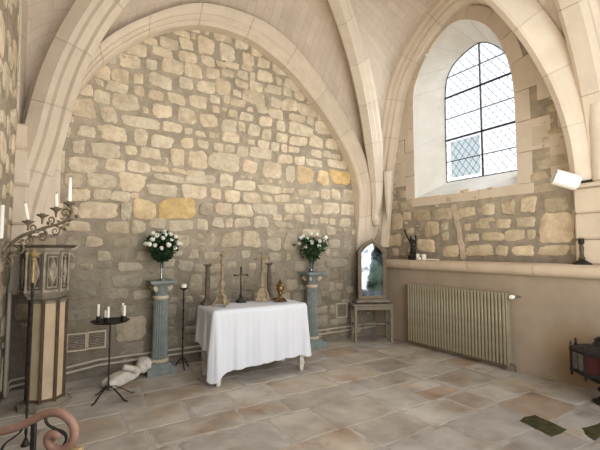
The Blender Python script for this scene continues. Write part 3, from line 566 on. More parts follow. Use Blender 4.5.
mb.add([p for r in rings for p in r], [[i*n+k,i*n+(k+1)%n,(i+1)*n+(k+1)%n,(i+1)*n+k] for i in range(len(rings)-1) for k in range(n)]+[list(range(n)),[(len(rings)-1)*n+k for k in range(n)]],
       cols=[(c,c*.99,c*.975) for c in cols for _ in range(n)])
struct(mb, 'trim_2', 'dressed', ang=30)
# right wall arch moulding
RI = [(5.02,1.5),(4.96,2.0),(4.90,2.45),(4.84,2.93),(4.53,4.16),(4.15,4.68),(3.68,5.00),(3.27,5.06),(2.88,4.76),(2.42,4.18),(2.1,3.59),(1.89,2.88),(1.83,2.2)]
ri = resample(catmull([(0,y,z) for y,z in RI]), 61)
def arch_sweep(mb, pts, prof, side, cen, step=5):
    ups=[]; 
    for i,p in enumerate(pts):
        t = (pts[min(i+1,len(pts)-1)]-pts[max(i-1,0)]).normalized(); u = t.cross(side).normalized()
        if u.dot(cen-p) < 0: u = -u
        ups.append(u)
    mb.sweep(pts, [side]*len(pts), ups, prof, joints=set(range(step,len(pts)-1,step)))
mprof = [(0,0),(.10,0),(.15,-.05),(.15,-.09),(.19,-.12),(.20,-.17),(.24,-.20),(.25,-.30),(0,-.30)]   # (out of wall, up = toward inside)
mb = MB(); arch_sweep(mb, [V((XU,p.y,p.z)) for p in ri], mprof, V((-1,0,0)), V((XU,3.35,2.6)))
struct(mb, 'trim_3', 'dressed', ang=30)
LI = [(5.0,2.3),(4.86,2.93),(4.55,4.1),(4.1,4.68),(3.4,5.0),(2.7,5.05),(2.2,4.9),(1.95,4.6),(1.85,4.2)]
lraw = resample(catmull([(0,y,z) for y,z in LI]), 61)
li = [V((XL,p.y,p.z)) for p in lraw]
mb = MB(); arch_sweep(mb, li, [(a*.22,b) for a,b in mprof], V((1,0,0)), V((XL,3.35,2.6)))
struct(mb, 'trim_4', 'dressed', ang=30)
# diagonal ribs
rprof = [(-.15,-.10),(-.15,.05),(-.115,.09),(-.115,.13),(-.06,.19),(-.065,.235),(.065,.235),(.06,.19),(.115,.13),(.115,.09),(.15,.05),(.15,-.10)]
for q,(cx,cy) in enumerate(((XL,YB),(XU,YB),(XU,YF),(XL,YF))):
    ps = diag(cx, cy, kz=KZ-.03, inset=((.20,.20),(.42,.20),(.10,.08),(-.28,-.15))[q], n=31, zs=2.2)
    if q == 0:
        ps = resample([V((ps[0].x,ps[0].y,z_)) for z_ in (1.62,1.8,1.95,2.08)]+ps, 31)
        for i in range(7):
            e_ = i/7; e_ = 1-e_*e_*(3-2*e_); ps[i] = ps[i]+V((-.19*e_,.17*e_,0))
    scl = None
    if q == 1:
        ps = resample([V((ps[0].x-.02,ps[0].y+.03,z_)) for z_ in (1.95,2.08)]+ps, 31)
        scl = [min(1., .30+.70*min(1.,i/8)**.8) for i in range(31)]
    d = V((ps[-1].x-ps[0].x,ps[-1].y-ps[0].y,0)).normalized(); side = V((-d.y,d.x,0))
    ups=[]
    for i,p in enumerate(ps):
        t = (ps[min(i+1,30)]-ps[max(i-1,0)]).normalized(); u = side.cross(t)
        if u.dot(d-V((0,0,1))) < 0: u = -u
        ups.append(u)
    mb = MB(); mb.sweep(ps, [side]*31, ups, [(a*(1,1,.58,1)[q]*(.82 if q==0 else 1),b) for a,b in rprof], joints=set(range(4,30,4)), scl=scl)
    struct(mb, 'trim_%d' % (5+q), 'dressed', ang=30)
# transverse arch at the front of the bay
ta=[]
for k in range(49):
    a = PI*k/48; ta.append(V((1.0-3.98*math.cos(a), YF-.02, 2.2+3.6*math.sin(a))))
tprof = [(-.17,-.35),(-.17,-.02),(-.13,.04),(-.13,.09),(-.08,.14),(.08,.14),(.13,.09),(.13,.04),(.17,-.02),(.17,-.35)]
mb = MB(); arch_sweep(mb, ta, tprof, V((0,1,0)), V((1.0,YF,2.0)), 4)
struct(mb, 'trim_9', 'dressed', ang=30)
# webs
mb = MB(); mb.uv = mb.bm.loops.layers.uv.new('UVMap')
def web(edge, dg, n=24, m=10, off=0.):
    edge = resample(edge, n+1); vs=[]; uvs=[]; cols=[]
    L = [0]
    for i in range(n): L.append(L[-1]+(edge[i+1]-edge[i]).length)
    for i in range(n+1):
        for j in range(m+1):
            s_ = j/m; p = edge[i].lerp(dg[i], s_)
            p = p+V((0,0,1))*(.10*math.sin(PI*s_)*i/n)
            vs.append(p); uvs.append(((edge[i]-dg[i]).length*s_+off, L[i])); cols.append((1,1,1))
    mb.add(vs, [[i*(m+1)+j,i*(m+1)+j+1,(i+1)*(m+1)+j+1,(i+1)*(m+1)+j] for i in range(n) for j in range(m)], cols=cols, uvs=uvs)
bo = [V((p.x,YB-.02,p.z+.02)) for p in fo]
bo[0] = V((XL,YB-.02,2.3)); bo[-1] = V((XU,YB-.02,2.2))
apex = max(range(61), key=lambda i: bo[i].z)
dA, dB, dC, dD = diag(XL,YB), diag(XU,YB), diag(XU,YF), diag(XL,YF)
web(bo[:apex+1], dA); web(bo[apex:][::-1], dB, off=.3)
def shift_out(pts, x):
    out=[]
    for i,p in enumerate(pts):
        t = (pts[min(i+1,60)]-pts[max(i-1,0)]).normalized(); u = V((0,-t.z,t.y))
        if u.dot(p-V((0,3.35,2.5))) < 0: u = -u
        q = p+u*.26; out.append(V((x,q.y,q.z)))
    return out
ro = shift_out(ri, XU-.02); lo_ = shift_out(lraw, XL+.02)
ap2 = max(range(61), key=lambda i: ro[i].z)
ro[0] = V((XU-.02,YB,2.2)); ro[-1] = V((XU-.02,YF,2.2)); lo_[0] = V((XL+.02,YB,2.2)); lo_[-1] = V((XL+.02,YF,2.2))
web(ro[:ap2+1], dB, off=.1); web(ro[ap2:][::-1], dC, off=.2)
ap3 = max(range(61), key=lambda i: lo_[i].z)
web(lo_[:ap3+1], dA, off=.1); web(lo_[ap3:][::-1], dD, off=.2)
to = [V((1.0-4.05*math.cos(PI*k/60), YF, 2.2+3.75*math.sin(PI*k/60))) for k in range(61)]
web(to[30:][::-1], dC)
web([V((XL,YF,z)) for z in (4.2,4.6,5.2)]+to[22:31], [V((XL,YF,4.2)).lerp(p,i/24) for i,p in enumerate(dD)])
# the neighbouring bay over the viewer's head
nb=[]; 
vs=[]; uvs=[]
for k in range(25):
    a = PI*k/24; x = 1.0-4.05*math.cos(a); z = 2.2+3.75*math.sin(a)
    for y in (YF-.1,-1.2): vs.append(V((x,y,z))); uvs.append((y,k*.3))
mb.add(vs, [[2*k,2*k+1,2*k+3,2*k+2] for k in range(24)], uvs=uvs)
struct(mb, 'ceiling', 'web', normals=False)

# corner shafts and corbel (right back corner), pier at the front right, pilaster at the left corner
mb = MB()
mb.lathe([(.015,1.86),(.05,1.88),(.062,1.93),(.07,1.965),(.05,1.98),(.045,2.02)],(4.62,4.885,0),12)
mb.lathe([(.01,1.95),(.04,2.1),(.07,2.5),(.09,2.8)],(4.82,4.80,0),10)
struct(mb, 'trim_10', 'dressed', ang=30)
mb = MB()
for z0,z1 in ((1.29,1.56),(1.565,1.85),(1.855,2.13)):
    g = .9+random.uniform(-.06,.05); mb.color(g,g*.97,g*.93); mb.box((4.86,1.50,z0),(5.06,2.0,z1),.02)
mb.color(1); mb.box((4.84,1.48,2.135),(5.06,2.02,2.19),.015)
for (x,y,r) in ((4.90,1.86,.085),(4.88,1.70,.11),(4.95,1.96,.06)):
    mb.tube([V((x,y,2.19)),V((x-.01,y,2.6)),V((x-.04,y,3.0))], [r,r,r*1.05], 14)
struct(mb, 'trim_11', 'dressed', ang=30)
mb = MB()
z = 1.0
while z < 2.7:
    h = random.uniform(.28,.42); g = .95+random.uniform(-.08,.05); mb.color(g,g*.985,g*.97)
    mb.box((XL-.01,4.80,z),(XL+.14,YB,min(z+h-.004,2.75)),.025); z += h
mb.color(1)
struct(mb, 'trim_12', 'dressed', ang=30)

# ---- floor
mb = MB()
mb.add([(-3,-3,-.0035),(XD+.3,-3,-.0035),(XD+.3,YB+.2,-.0035),(-3,YB+.2,-.0035)], [[0,1,2,3]])
mb.mi = 1
rnd = random.Random(17)
y = YB-.02; row = 0
pal = [(1,1,1),(1.05,1.03,1.0),(.95,.94,.93),(1.03,.97,.90),(.90,.87,.85),(1.10,1.10,1.08),(.97,.97,.98),(.84,.72,.61),(.9,.9,.92)]
while y > -3:
    h = rnd.uniform(.27,.50); x = -.45-rnd.uniform(0,.4)
    while x < XD+.02:
        w = rnd.uniform(.30,.78)
        # a slab may be split in two
        parts = [(x,y-h,x+w,y)]
        if h > .40 and w < .5 and rnd.random() < .5: parts = [(x,y-h,x+w,y-h*.5),(x,y-h*.5,x+w,y)]
        for (x0,y0,x1,y1) in parts:
            g = rnd.uniform(.006,.016); j = lambda: rnd.uniform(-.028,.028)
            c4 = [V((x0+g+j(),y0+g+j(),0)),V((x1-g+j(),y0+g+j(),0)),V((x1-g+j(),y1-g+j(),0)),V((x0+g+j(),y1-g+j(),0))]
            ring=[]
            for a in range(4):
                p,q = c4[a],c4[(a+1)%4]
                for t in (.05,.3,.55,.8,.95):
                    d = p.lerp(q,t); nn = V((q-p)).normalized(); nn = V((-nn.y,nn.x,0))
                    ring.append(d+nn*rnd.uniform(-.007,.011))
            n = len(ring); c = sum(ring, V((0,0,0)))/n; tz = rnd.uniform(-.002,0)
            vs = [p+V((0,0,-.007)) for p in ring]+[p+(c-p)*f_+V((0,0,tz)) for f_ in (.025,.18,.42,.7) for p in ring]+[c+V((0,0,tz-.001))]
            cc = rnd.choice(pal); gg = rnd.uniform(.92,1.06)
            cols = []
            for q_, p in enumerate(vs):
                k_ = gg*(1+.22*noise.noise(V((p.x*3.1,p.y*3.1,.5)))+.22*noise.noise(V((p.x*8,p.y*8,2.5))))
                st = max(0, noise.noise(V((p.x*2.3,p.y*2.3,9)))-.15)          # worn brown stains
                if q_ < 2*n: k_ = k_*.55+.45
                cols.append((cc[0]*k_*(1-.35*st), cc[1]*k_*(1-.6*st), cc[2]*k_*(1-.85*st)))
            mb.add(vs, [[r_*n+i,r_*n+(i+1)%n,(r_+1)*n+(i+1)%n,(r_+1)*n+i] for r_ in range(4) for i in range(n)]+[[4*n+i,4*n+(i+1)%n,5*n] for i in range(n)], cols=cols)
        x += w
    y -= h; row += 1
struct(mb, 'floor', ['joint','flag'])
def moss_patch(name, poly, label):
    mb = MB(); rnd = random.Random(len(label)); n = 14; vs=[]; a,b,c,d = [V((x,y,0)) for x,y in poly]
    for j in range(n+1):
        for i in range(n+1):
            p = a.lerp(b,i/n).lerp(d.lerp(c,i/n),j/n); e = min(i,j,n-i,n-j)
            p.x += .02*noise.noise(V((p.x*9,p.y*9,0))); p.y += .02*noise.noise(V((p.x*9,p.y*9,5)))
            p.z = .001+(.004+.006*rnd.random() if e > 0 else 0); vs.append(p)
    mb.add(vs, [[j*(n+1)+i,j*(n+1)+i+1,(j+1)*(n+1)+i+1,(j+1)*(n+1)+i] for j in range(n) for i in range(n)])
    tag(mb.build(name, 'moss'), label, 'moss', kind='stuff')
moss_patch('moss_patch', [(3.389, 1.884), (3.309, 1.579), (3.545, 1.569), (3.623, 1.867)], 'dark green moss covering a floor slab left of the other mossy slab')
moss_patch('moss_patch', [(3.667, 1.533), (3.516, 1.393), (3.891, 1.31), (3.964, 1.476)], 'dark green moss on the floor slab nearest the lantern')
# ------------------------------------------------------------------ altar table and cloth
t = thing('altar_table', 'wooden altar table with chipped white legs under the white cloth', 'table', (2.035,4.27,0))
mb = MB(); mb.box((-.575,-.26,.755),(.575,.26,.79),.006); mb.build('tabletop','white_paint',t)
mb = MB()
for s in (-1,1):
    mb.box((-.53,s*.22-.012,.66),(.53,s*.22+.012,.755),.003); mb.box((s*.52-.012,-.21,.66),(s*.52+.012,.21,.755),.003)
mb.build('apron','white_paint',t)
for sx in (-1,1):
    for sy_ in (-1,1):
        mb = MB(); x, y = sx*.525, sy_*.225
        q = lambda h: [(x-h,y-h),(x+h,y-h),(x+h,y+h),(x-h,y+h)]
        mb.prism(q(.024),.10,.40,q(.032)); mb.prism(q(.032),.40,.755,q(.034)); mb.prism(q(.034),.085,.105); mb.prism(q(.020),0,.085,q(.029))
        mb.build('leg','white_paint',t)
def cloth():
    mb = MB(); x0,x1,y0,y1,z = 1.43,2.625,3.995,4.55,.797
    per=[]; r=.03
    def seg(ax,ay,bx,by,nx,ny,n):
        for k in range(n): per.append((ax+(bx-ax)*k/n, ay+(by-ay)*k/n, nx, ny))
    def arc(cx,cy,a0,n=8):
        for k in range(n):
            a = a0+PI/2*k/n; per.append((cx+r*math.cos(a), cy+r*math.sin(a), math.cos(a), math.sin(a)))
    seg(x0+r,y0,x1-r,y0,0,-1,80); arc(x1-r,y0+r,-PI/2); seg(x1,y0+r,x1,y1-r,1,0,40); arc(x1-r,y1-r,0)
    seg(x1-r,y1,x0+r,y1,0,1,80); arc(x0+r,y1-r,PI/2); seg(x0,y1-r,x0,y0+r,-1,0,40); arc(x0+r,y0+r,PI)
    n = len(per)
    corners = [((x0,y0),.745,.17,.022),((x1,y0),.62,.14,.04),((x1,y1),.66,.16,.05),((x0,y1),.40,.10,.012)]
    K = 22; vs=[]
    for k in range(K+1):
        f = k/K
        for i,(x,y,nx,ny) in enumerate(per):
            if ny < -.9: drop = .655-.055*(x-x0)/(x1-x0)
            elif nx < -.9: drop = .385+.11*(y1-y)/(y1-y0)
            elif nx > .9: drop = .55
            else: drop = .55
            if abs(nx) < .99 and abs(ny) < .99: drop = .60
            fl = .012
            for (cx,cy),dd,w,flare in corners:
                d = math.hypot(x-cx,y-cy); e = max(0,1-d/w); e = e*e*(3-2*e)
                drop = drop+(dd-drop)*e; fl += flare*e
            s = i/n*2*PI
            wave = .009*math.sin(s*17+.8*math.sin(s*5))+.006*math.sin(s*31+1)+.004*math.sin(s*53)
            off = fl*f**1.3+wave*min(1,f*1.6)+.004
            if k == 0: vs.append((x-nx*.012,y-ny*.012,z+.004))
            else: vs.append((x+nx*off, y+ny*off, z-drop*f+.004*math.sin(s*23)*f))
    fs = [[k*n+i,k*n+(i+1)%n,(k+1)*n+(i+1)%n,(k+1)*n+i] for k in range(K) for i in range(n)]
    # top: one quad strip surface
    b = len(vs); nx_,ny_ = 30,14
    cx,cy = (x0+x1)/2,(y0+y1)/2
    ring = [(vs[i][0],vs[i][1]) for i in range(n)]
    for s_ in (.75,.5,.25):
        for i in range(n):
            x = cx+(ring[i][0]-cx)*s_; y = cy+(ring[i][1]-cy)*s_
            vs.append((x,y,z+.004+.0025*noise.noise(V((x*7,y*9,0)))))
    c = len(vs); vs.append((cx,cy,z+.004))
    lv = [0,b,b+n,b+2*n]
    for a_,b_ in zip(lv,lv[1:]): fs += [[a_+i,a_+(i+1)%n,b_+(i+1)%n,b_+i] for i in range(n)]
    fs += [[lv[-1]+i,lv[-1]+(i+1)%n,c] for i in range(n)]
    mb.add(vs,fs); o = mb.build('tablecloth','white_cloth',ang=80)
    return tag(o,'plain white linen cloth draped over the altar table','tablecloth')
cloth()
ZT = .803

# ------------------------------------------------------------------ things on the altar
def tripod_candlestick(name, loc, h, m, label, cat, spike=True, cross=False, sc=1., rz=0):
    t = thing(name, label, cat, loc, rz)
    mb = MB()
    for k in range(3):
        a = 2*PI*k/3-PI/2; c,s = math.cos(a),math.sin(a)
        mb.tube([V((c*.030,s*.030,.12)),V((c*.055,s*.055,.10)),V((c*.062,s*.062,.06)),V((c*.085,s*.085,.035)),V((c*.10,s*.10,.018))],[.014,.02,.022,.018,.016],8)
        mb.ball((c*.102*1,s*.102,.016),.018,8,6)
    poly = [(.062*math.cos(2*PI*k/3-PI/2+PI/3*0+q),.062*math.sin(2*PI*k/3-PI/2+q)) for k in range(3) for q in (-.35,.35)]
    mb.prism(poly,.03,.15,[(x*.45,y*.45) for x,y in poly])
    mb.build('foot',m,t)
    mb = MB()
    H = h-.15
    pr=[(.026,.145),(.036,.165),(.018,.185),(.014,.20),(.03,.235),(.034,.26),(.018,.29),(.013,.31)]
    pr+=[(.02,.15+H*.42),(.027,.15+H*.48),(.016,.15+H*.54),(.013,.15+H*.60),(.024,.15+H*.70),(.026,.15+H*.74),(.014,.15+H*.79),(.012,.15+H*.84)]
    top = .15+H*.88 if spike or not cross else h
    pr+=[(.02,top-.01),(.034,top),(.036,top+.012),(.008,top+.016)]
    mb.lathe(pr,(0,0,0),14); mb.build('stem',m,t)
    mb = MB()
    if spike: mb.lathe([(.006,top+.014),(.004,top+.04),(.001,h)],(0,0,0),8); mb.build('spike','rust_iron',t)
    else: mb.bm.free()
    return t
tripod_candlestick('altar_candlestick',(1.64,4.30,ZT),.645,'oldgilt','tall carved gilt wood candlestick with tripod foot, standing on the left front of the altar','candlestick')
def column_stick(loc,h,label):
    t = thing('altar_candlestick',label,'candlestick',loc)
    mb = MB(); q = lambda r: [(-r,-r),(r,-r),(r,r),(-r,r)]
    mb.prism(q(.065),0,.03,q(.06)); mb.prism(q(.045),.03,.07,q(.03)); mb.build('base','dark_wood',t)
    mb = MB(); mb.lathe([(.03,.065),(.034,.08),(.024,.1),(.026,.15),(.03,.25),(.03,.30),(.024,.37),(.03,.385),(.022,.40),(.026,h-.03),(.03,h-.015)],(0,0,0),14); mb.build('stem','dark_wood',t)
    mb = MB(); mb.lathe([(.03,h-.018),(.05,h-.008),(.052,h),(.02,h+.002)],(0,0,0),16); mb.lathe([(.012,h),(.012,h+.012)],(.03,0,0),8); mb.build('drip_pan','dark_wood',t)
    return t
column_stick((1.53,4.49,ZT),.475,'dark turned wood candlestick at the back left corner of the altar')
column_stick((2.355,4.49,ZT),.475,'dark turned wood candlestick behind the brass monstrance at the back of the altar')
# pale crucifix on a tripod foot
t = thing('altar_crucifix','tarnished gilt wooden crucifix with broad tripod foot at the back of the altar','crucifix',(2.225,4.44,ZT),R(-15))
mb = MB()
poly=[(-.085,-.05),(.085,-.05),(.03,.06),(-.03,.06)]
mb.prism(poly,.0,.035,[(x*.9,y*.9) for x,y in poly]); mb.prism([(x*.7,y*.7) for x,y in poly],.035,.17,[(x*.35,y*.35) for x,y in poly])
for s in (-1,1): mb.tube([V((s*.03,-.03,.15)),V((s*.06,-.035,.10)),V((s*.065,-.04,.05)),V((s*.095,-.05,.015))],[.012,.018,.018,.014],8)
mb.build('foot','oldgilt',t)
mb = MB(); mb.lathe([(.025,.165),(.036,.19),(.02,.21),(.026,.26),(.034,.29),(.02,.32),(.016,.34)],(0,0,0),12); mb.build('stem','oldgilt',t)
mb = MB(); mb.box((-.014,-.01,.335),(.014,.01,.60),.003); mb.box((-.085,-.01,.525),(.085,.01,.553),.003)
for p in ((-.088,.539),(.088,.539)): mb.ball((p[0],0,p[1]),.02,8,6)
mb.ball((0,0,.605),.02,8,6); mb.build('cross','oldgilt',t)
mb = MB(); mb.tube([V((-.065,-.02,.548)),V((-.02,-.022,.52)),V((0,-.024,.51)),V((.02,-.022,.52)),V((.065,-.02,.548))],.008,6)
mb.tube([V((0,-.022,.515)),V((0,-.026,.46)),V((.006,-.024,.40)),V((0,-.02,.36))],[.016,.015,.011,.007],8); mb.ball((0,-.028,.533),.014,8,6); mb.build('figure','oldgilt',t)
# black crucifix
t = thing('altar_crucifix','slim black metal crucifix standing at the middle of the altar','crucifix',(1.955,4.48,ZT))
mb = MB(); q = lambda r: [(-r,-r),(r,-r),(r,r),(-r,r)]
mb.prism(q(.052),0,.018); mb.prism(q(.04),.018,.035,q(.036)); mb.prism(q(.03),.035,.07,q(.012)); mb.lathe([(.014,.07),(.02,.085),(.012,.10)],(0,0,0),10); mb.build('base','iron',t)
mb = MB(); mb.box((-.010,-.006,.095),(.010,.006,.425),.002); mb.box((-.088,-.006,.325),(.088,.006,.345),.002)
for x,z in ((-.09,.335),(.09,.335),(0,.43)): mb.ball((x,0,z),.013,8,6)
mb.build('cross','iron',t)
mb = MB(); mb.tube([V((-.06,-.012,.345)),V((0,-.014,.322)),V((.06,-.012,.345))],.005,6); mb.tube([V((0,-.014,.325)),V((0,-.016,.27)),V((.003,-.012,.21))],[.010,.009,.005],6); mb.ball((0,-.017,.338),.009,8,6); mb.build('figure','rust_iron',t)
# brass monstrance
t = thing('brass_monstrance','small ornate brass monstrance on the right part of the altar','monstrance',(2.40,4.28,ZT),R(-20))
mb = MB()
for k in range(4):
    a = PI/4+PI/2*k; c,s = math.cos(a),math.sin(a); mb.tube([V((c*.04,s*.04,.035)),V((c*.075,s*.075,.03)),V((c*.10,s*.10,.012))],[.012,.012,.010],8)
mb.lathe([(.075,.008),(.078,.02),(.05,.032),(.03,.045),(.018,.07),(.026,.085),(.016,.10)],(0,0,0),16); mb.build('foot','brass',t)
mb = MB(); mb.lathe([(.018,.095),(.035,.105),(.03,.125),(.045,.14),(.05,.165),(.044,.19),(.05,.2),(.035,.225),(.02,.235),(.028,.245),(.01,.262)],(0,0,0),16); mb.build('body','brass',t)
for s in (-1,1):
    mb = MB(); mb.tube([V((s*.045,0,.13)),V((s*.08,0,.155)),V((s*.075,0,.20)),V((s*.045,0,.215))],.007,6); mb.build('handle','brass',t)
mb = MB(); mb.lathe([(.008,.258),(.014,.272),(.004,.285)],(0,0,0),8); mb.build('finial','brass',t)

# ------------------------------------------------------------------ blue pedestals, vases, roses
def pedestal(loc, label):
    t = thing('column_pedestal', label, 'pedestal', loc)
    sq = lambda r: [(-r,-r),(r,-r),(r,r),(-r,r)]
    mb = MB(); mb.prism(sq(.165),0,.075,sq(.163)); mb.prism(sq(.15),.075,.095,sq(.125)); mb.prism(sq(.115),.095,.125); mb.build('base','blue_paint',t)
    mb = MB(); mb.lathe([(.095,.12),(.108,.135),(.108,.15),(.092,.165)],(0,0,0),24); mb.build('base_ring','cream_paint',t)['label']='cream painted ring'
    mb = MB(); mb.lathe([(.09,.16),(.091,.2),(.086,.5),(.08,.85),(.079,.865)],(0,0,0),40,flute=1,fd=.10); mb.build('shaft','blue_paint',t,ang=20)
    mb = MB(); mb.lathe([(.08,.86),(.092,.875),(.092,.895),(.08,.905)],(0,0,0),24); mb.build('neck_ring','cream_paint',t)['label']='cream painted ring'
    mb = MB(); mb.lathe([(.078,.90),(.076,.95),(.085,1.0),(.11,1.035),(.115,1.045)],(0,0,0),24); mb.build('capital','blue_paint',t)
    for k in range(4):
        a = PI/4+PI/2*k; c,s = math.cos(a),math.sin(a); mb = MB()
        pts=[]
        for j in range(22):
            q = j/21*3.2*PI; rr = .036*(1-j/26)
            pts.append(V((c*(.108+rr*math.cos(q)),s*(.108+rr*math.cos(q)),.99+rr*math.sin(q))))
        mb.tube(pts,.014,6); mb.ball((c*.11,s*.11,.99),.026,8,6); mb.build('volute','cream_paint',t)
    mb = MB(); mb.prism(sq(.115),1.035,1.055,sq(.135)); mb.prism(sq(.145),1.055,1.085); mb.build('abacus','blue_paint',t)
    return t
pedestal((1.085,4.87,0),'blue grey fluted column pedestal left of the altar carrying the round white rose bouquet')
pr2 = pedestal((3.285,4.88,0),'blue grey fluted column pedestal right of the altar carrying the spreading rose bouquet'); pr2.scale=(1,1,1.03)
def vase(loc,prof,label):
    mb = MB(); mb.lathe(prof+[(max(.004,r-.004),z) for r,z in prof[::-1][:-1]],(0,0,0),20)
    o = mb.build('flower_vase','vaseglass',loc=loc); return tag(o,label,'vase')
vase((1.085,4.87,1.085),[(.055,0),(.05,.01),(.015,.02),(.011,.05),(.013,.12),(.020,.19),(.032,.25)],'tall slender glass vase on the left blue pedestal')
vase((3.275,4.88,1.118),[(.042,0),(.044,.01),(.03,.02),(.032,.06),(.045,.15),(.056,.21)],'tapered glass vase on the right blue pedestal')
def rose_mesh():
    mb = MB(); mb.lathe([(.004,-.028),(.018,-.022),(.026,-.006),(.028,.008),(.022,.018),(.016,.015)],(0,0,0),10)
    for L_,(r,h,n) in enumerate(((.027,.022,5),(.019,.028,4),(.010,.031,3))):
        for k in range(n):
            a = 2*PI*k/n+L_*.5; c,s = math.cos(a),math.sin(a); w = r*.85
            p = lambda u,z,rr: V((c*rr-s*u,s*rr+c*u,z))
            mb.add([p(-w*.6,-.01,r*.75),p(w*.6,-.01,r*.75),p(w*.75,h*.6,r),p(0,h,r*1.06),p(-w*.75,h*.6,r)],[[0,1,2,3,4]])
    return mb
def bouquet(loc, label, heads, leaves, stems, sc=1.):
    t = thing('rose_bouquet', label, 'flowers', loc)
    mb = MB(); rnd = random.Random(len(heads))
    for (p,d,l) in leaves:
        p=V(p); d=V(d).normalized(); u = V((rnd.uniform(-1,1),rnd.uniform(-1,1),rnd.uniform(-1,1))); w = d.cross(u).normalized()*l*.32; nn = d.cross(w).normalized()*l*.08
        g = rnd.uniform(.6,1.5); mb.color(g*.9,g,g*.9)
        mb.add([p,p+d*l*.4+w+nn,p+d*l,p+d*l*.4-w+nn],[[0,1,2],[0,2,3]])
    mb.color(1)
    tag(mb.build('foliage','leaf',t,smooth=False),kind='stuff')
    mb = MB()
    for a,b in stems: mb.tube([V(a),V(a).lerp(V(b),.5)+V((0,0,.01)),V(b)],.0035,5)
    mb.build('stems','leaf',t)
    first=None
    for (p,s) in heads:
        if first is None: o = first = rose_mesh().build('rose','rose',t,ang=60)
        else: o = first.copy(); col.objects.link(o)
        o.location=p; o.scale=(s,)*3
        dz = V((p[0],p[1],.25)).normalized(); o.rotation_euler = dz.to_track_quat('Z','Y').to_euler()
    return t
rnd = random.Random(4)
heads=[];leaves=[];stems=[]
C0 = V((0,0,.13))
pts=[]
while len(heads) < 30:
    d = V((rnd.gauss(0,1),rnd.gauss(0,1)-.5,rnd.gauss(.35,.8))).normalized()
    if d.z < -.35: continue
    p = C0+V((d.x*.20,d.y*.14,d.z*.14))*rnd.uniform(.9,1.12)
    if any((p-q).length < .062 for q in pts): continue
    pts.append(p); heads.append((tuple(p),rnd.uniform(.78,1.05))); stems.append(((0,0,-.10),tuple(p)))
for i in range(850):
    d = V((rnd.gauss(0,1),rnd.gauss(0,1),rnd.gauss(.0,.9))).normalized(); r = rnd.uniform(.2,1.0)
    p = C0+V((d.x*.18*r,d.y*.12*r,d.z*.14*r)); dd = d+V((rnd.uniform(-.6,.6),)*3); leaves.append((tuple(p),tuple(dd),rnd.uniform(.035,.065)))
for i in range(160):
    a = rnd.uniform(0,2*PI); r = rnd.uniform(.02,.10); leaves.append(((r*math.cos(a),r*math.sin(a),-.08+r*.9),(math.cos(a),math.sin(a),rnd.uniform(-.8,.3)),.05))
bouquet((1.085,4.85,1.385),'round bouquet of white roses with dark leaves in the tall slender vase',heads,leaves,stems)
heads=[];leaves=[];stems=[]; pts=[]
for (x,z,y) in ((-.22,.27,-.03),(-.02,.34,0),(.19,.25,-.05),(.27,.28,.02),(-.08,.20,-.11),(.06,.22,-.12),(-.15,.14,-.06),(.13,.33,.06),(-.11,.30,.08),(.03,.15,-.14),(-.02,.26,.10),(-.20,.19,.04)):
    heads.append(((x,y,z),rnd.uniform(.95,1.2))); stems.append(((0,0,-.16),(x,y,z)))
for i in range(620):
    x = rnd.gauss(0,.11); y = rnd.gauss(-.02,.055); z = rnd.uniform(-.06,.24)
    if abs(x) > .06+(z+.06)*.75: continue
    leaves.append(((x,y,z),(x*3+rnd.uniform(-.5,.5),y*3+rnd.uniform(-.5,.5),rnd.uniform(-.5,1)),rnd.uniform(.04,.075)))
bouquet((3.275,4.86,1.36),'loose spreading bouquet of white roses and green leaves in the tapered vase',heads,leaves,stems)

# ------------------------------------------------------------------ candles
def candle(loc,r,h,label,group=None,tilt=0,name='candle',taper=0):
    t = thing(name,label,'candle',loc,0,group)
    mb = MB(); mb.lathe([(r,0),(r*(1-taper*.3),h*.6),(r*(1-taper),h-.004),(r*.6*(1-taper),h)],(0,0,0),14); mb.build('wax','wax',t)
    mb = MB(); mb.tube([V((0,0,h-.001)),V((.001,0,h+.012))],.0018,5); mb.build('wick','wick',t)
    t.rotation_euler = (0,tilt,0) if tilt else (0,0,0)
    return t
# slim iron floor candlestick
SX,SY = 1.355,4.86
t = thing('iron_floor_candlestick','slim black iron floor candlestick with knobbed stem, between left blue pedestal and altar','candlestick',(SX,SY,0))
mb = MB(); ks=[(.009,.09)]
for k in range(7):
    z = .14+k*.115; ks += [(.009,z-.014),(.015,z-.006),(.015,z+.006),(.009,z+.014)]
ks += [(.009,.955)]
mb.lathe(ks,(0,0,0),10); mb.build('pole','iron',t)
for k in range(3):
    a = 2*PI*k/3+.5; c,s = math.cos(a),math.sin(a); mb = MB()
    mb.tube([V((0,0,.12)),V((c*.03,s*.03,.11)),V((c*.07,s*.07,.06)),V((c*.085,s*.085,.02)),V((c*.105,s*.105,.008))],.008,6); mb.build('leg','iron',t)
mb = MB(); mb.lathe([(.008,.95),(.02,.955),(.048,.975),(.05,.985),(.042,.98),(.01,.972)],(0,0,0),16); mb.build('drip_pan','iron',t)
candle((SX,SY,.975),.034,.055,'short thick white candle on top of the slim iron floor candlestick')
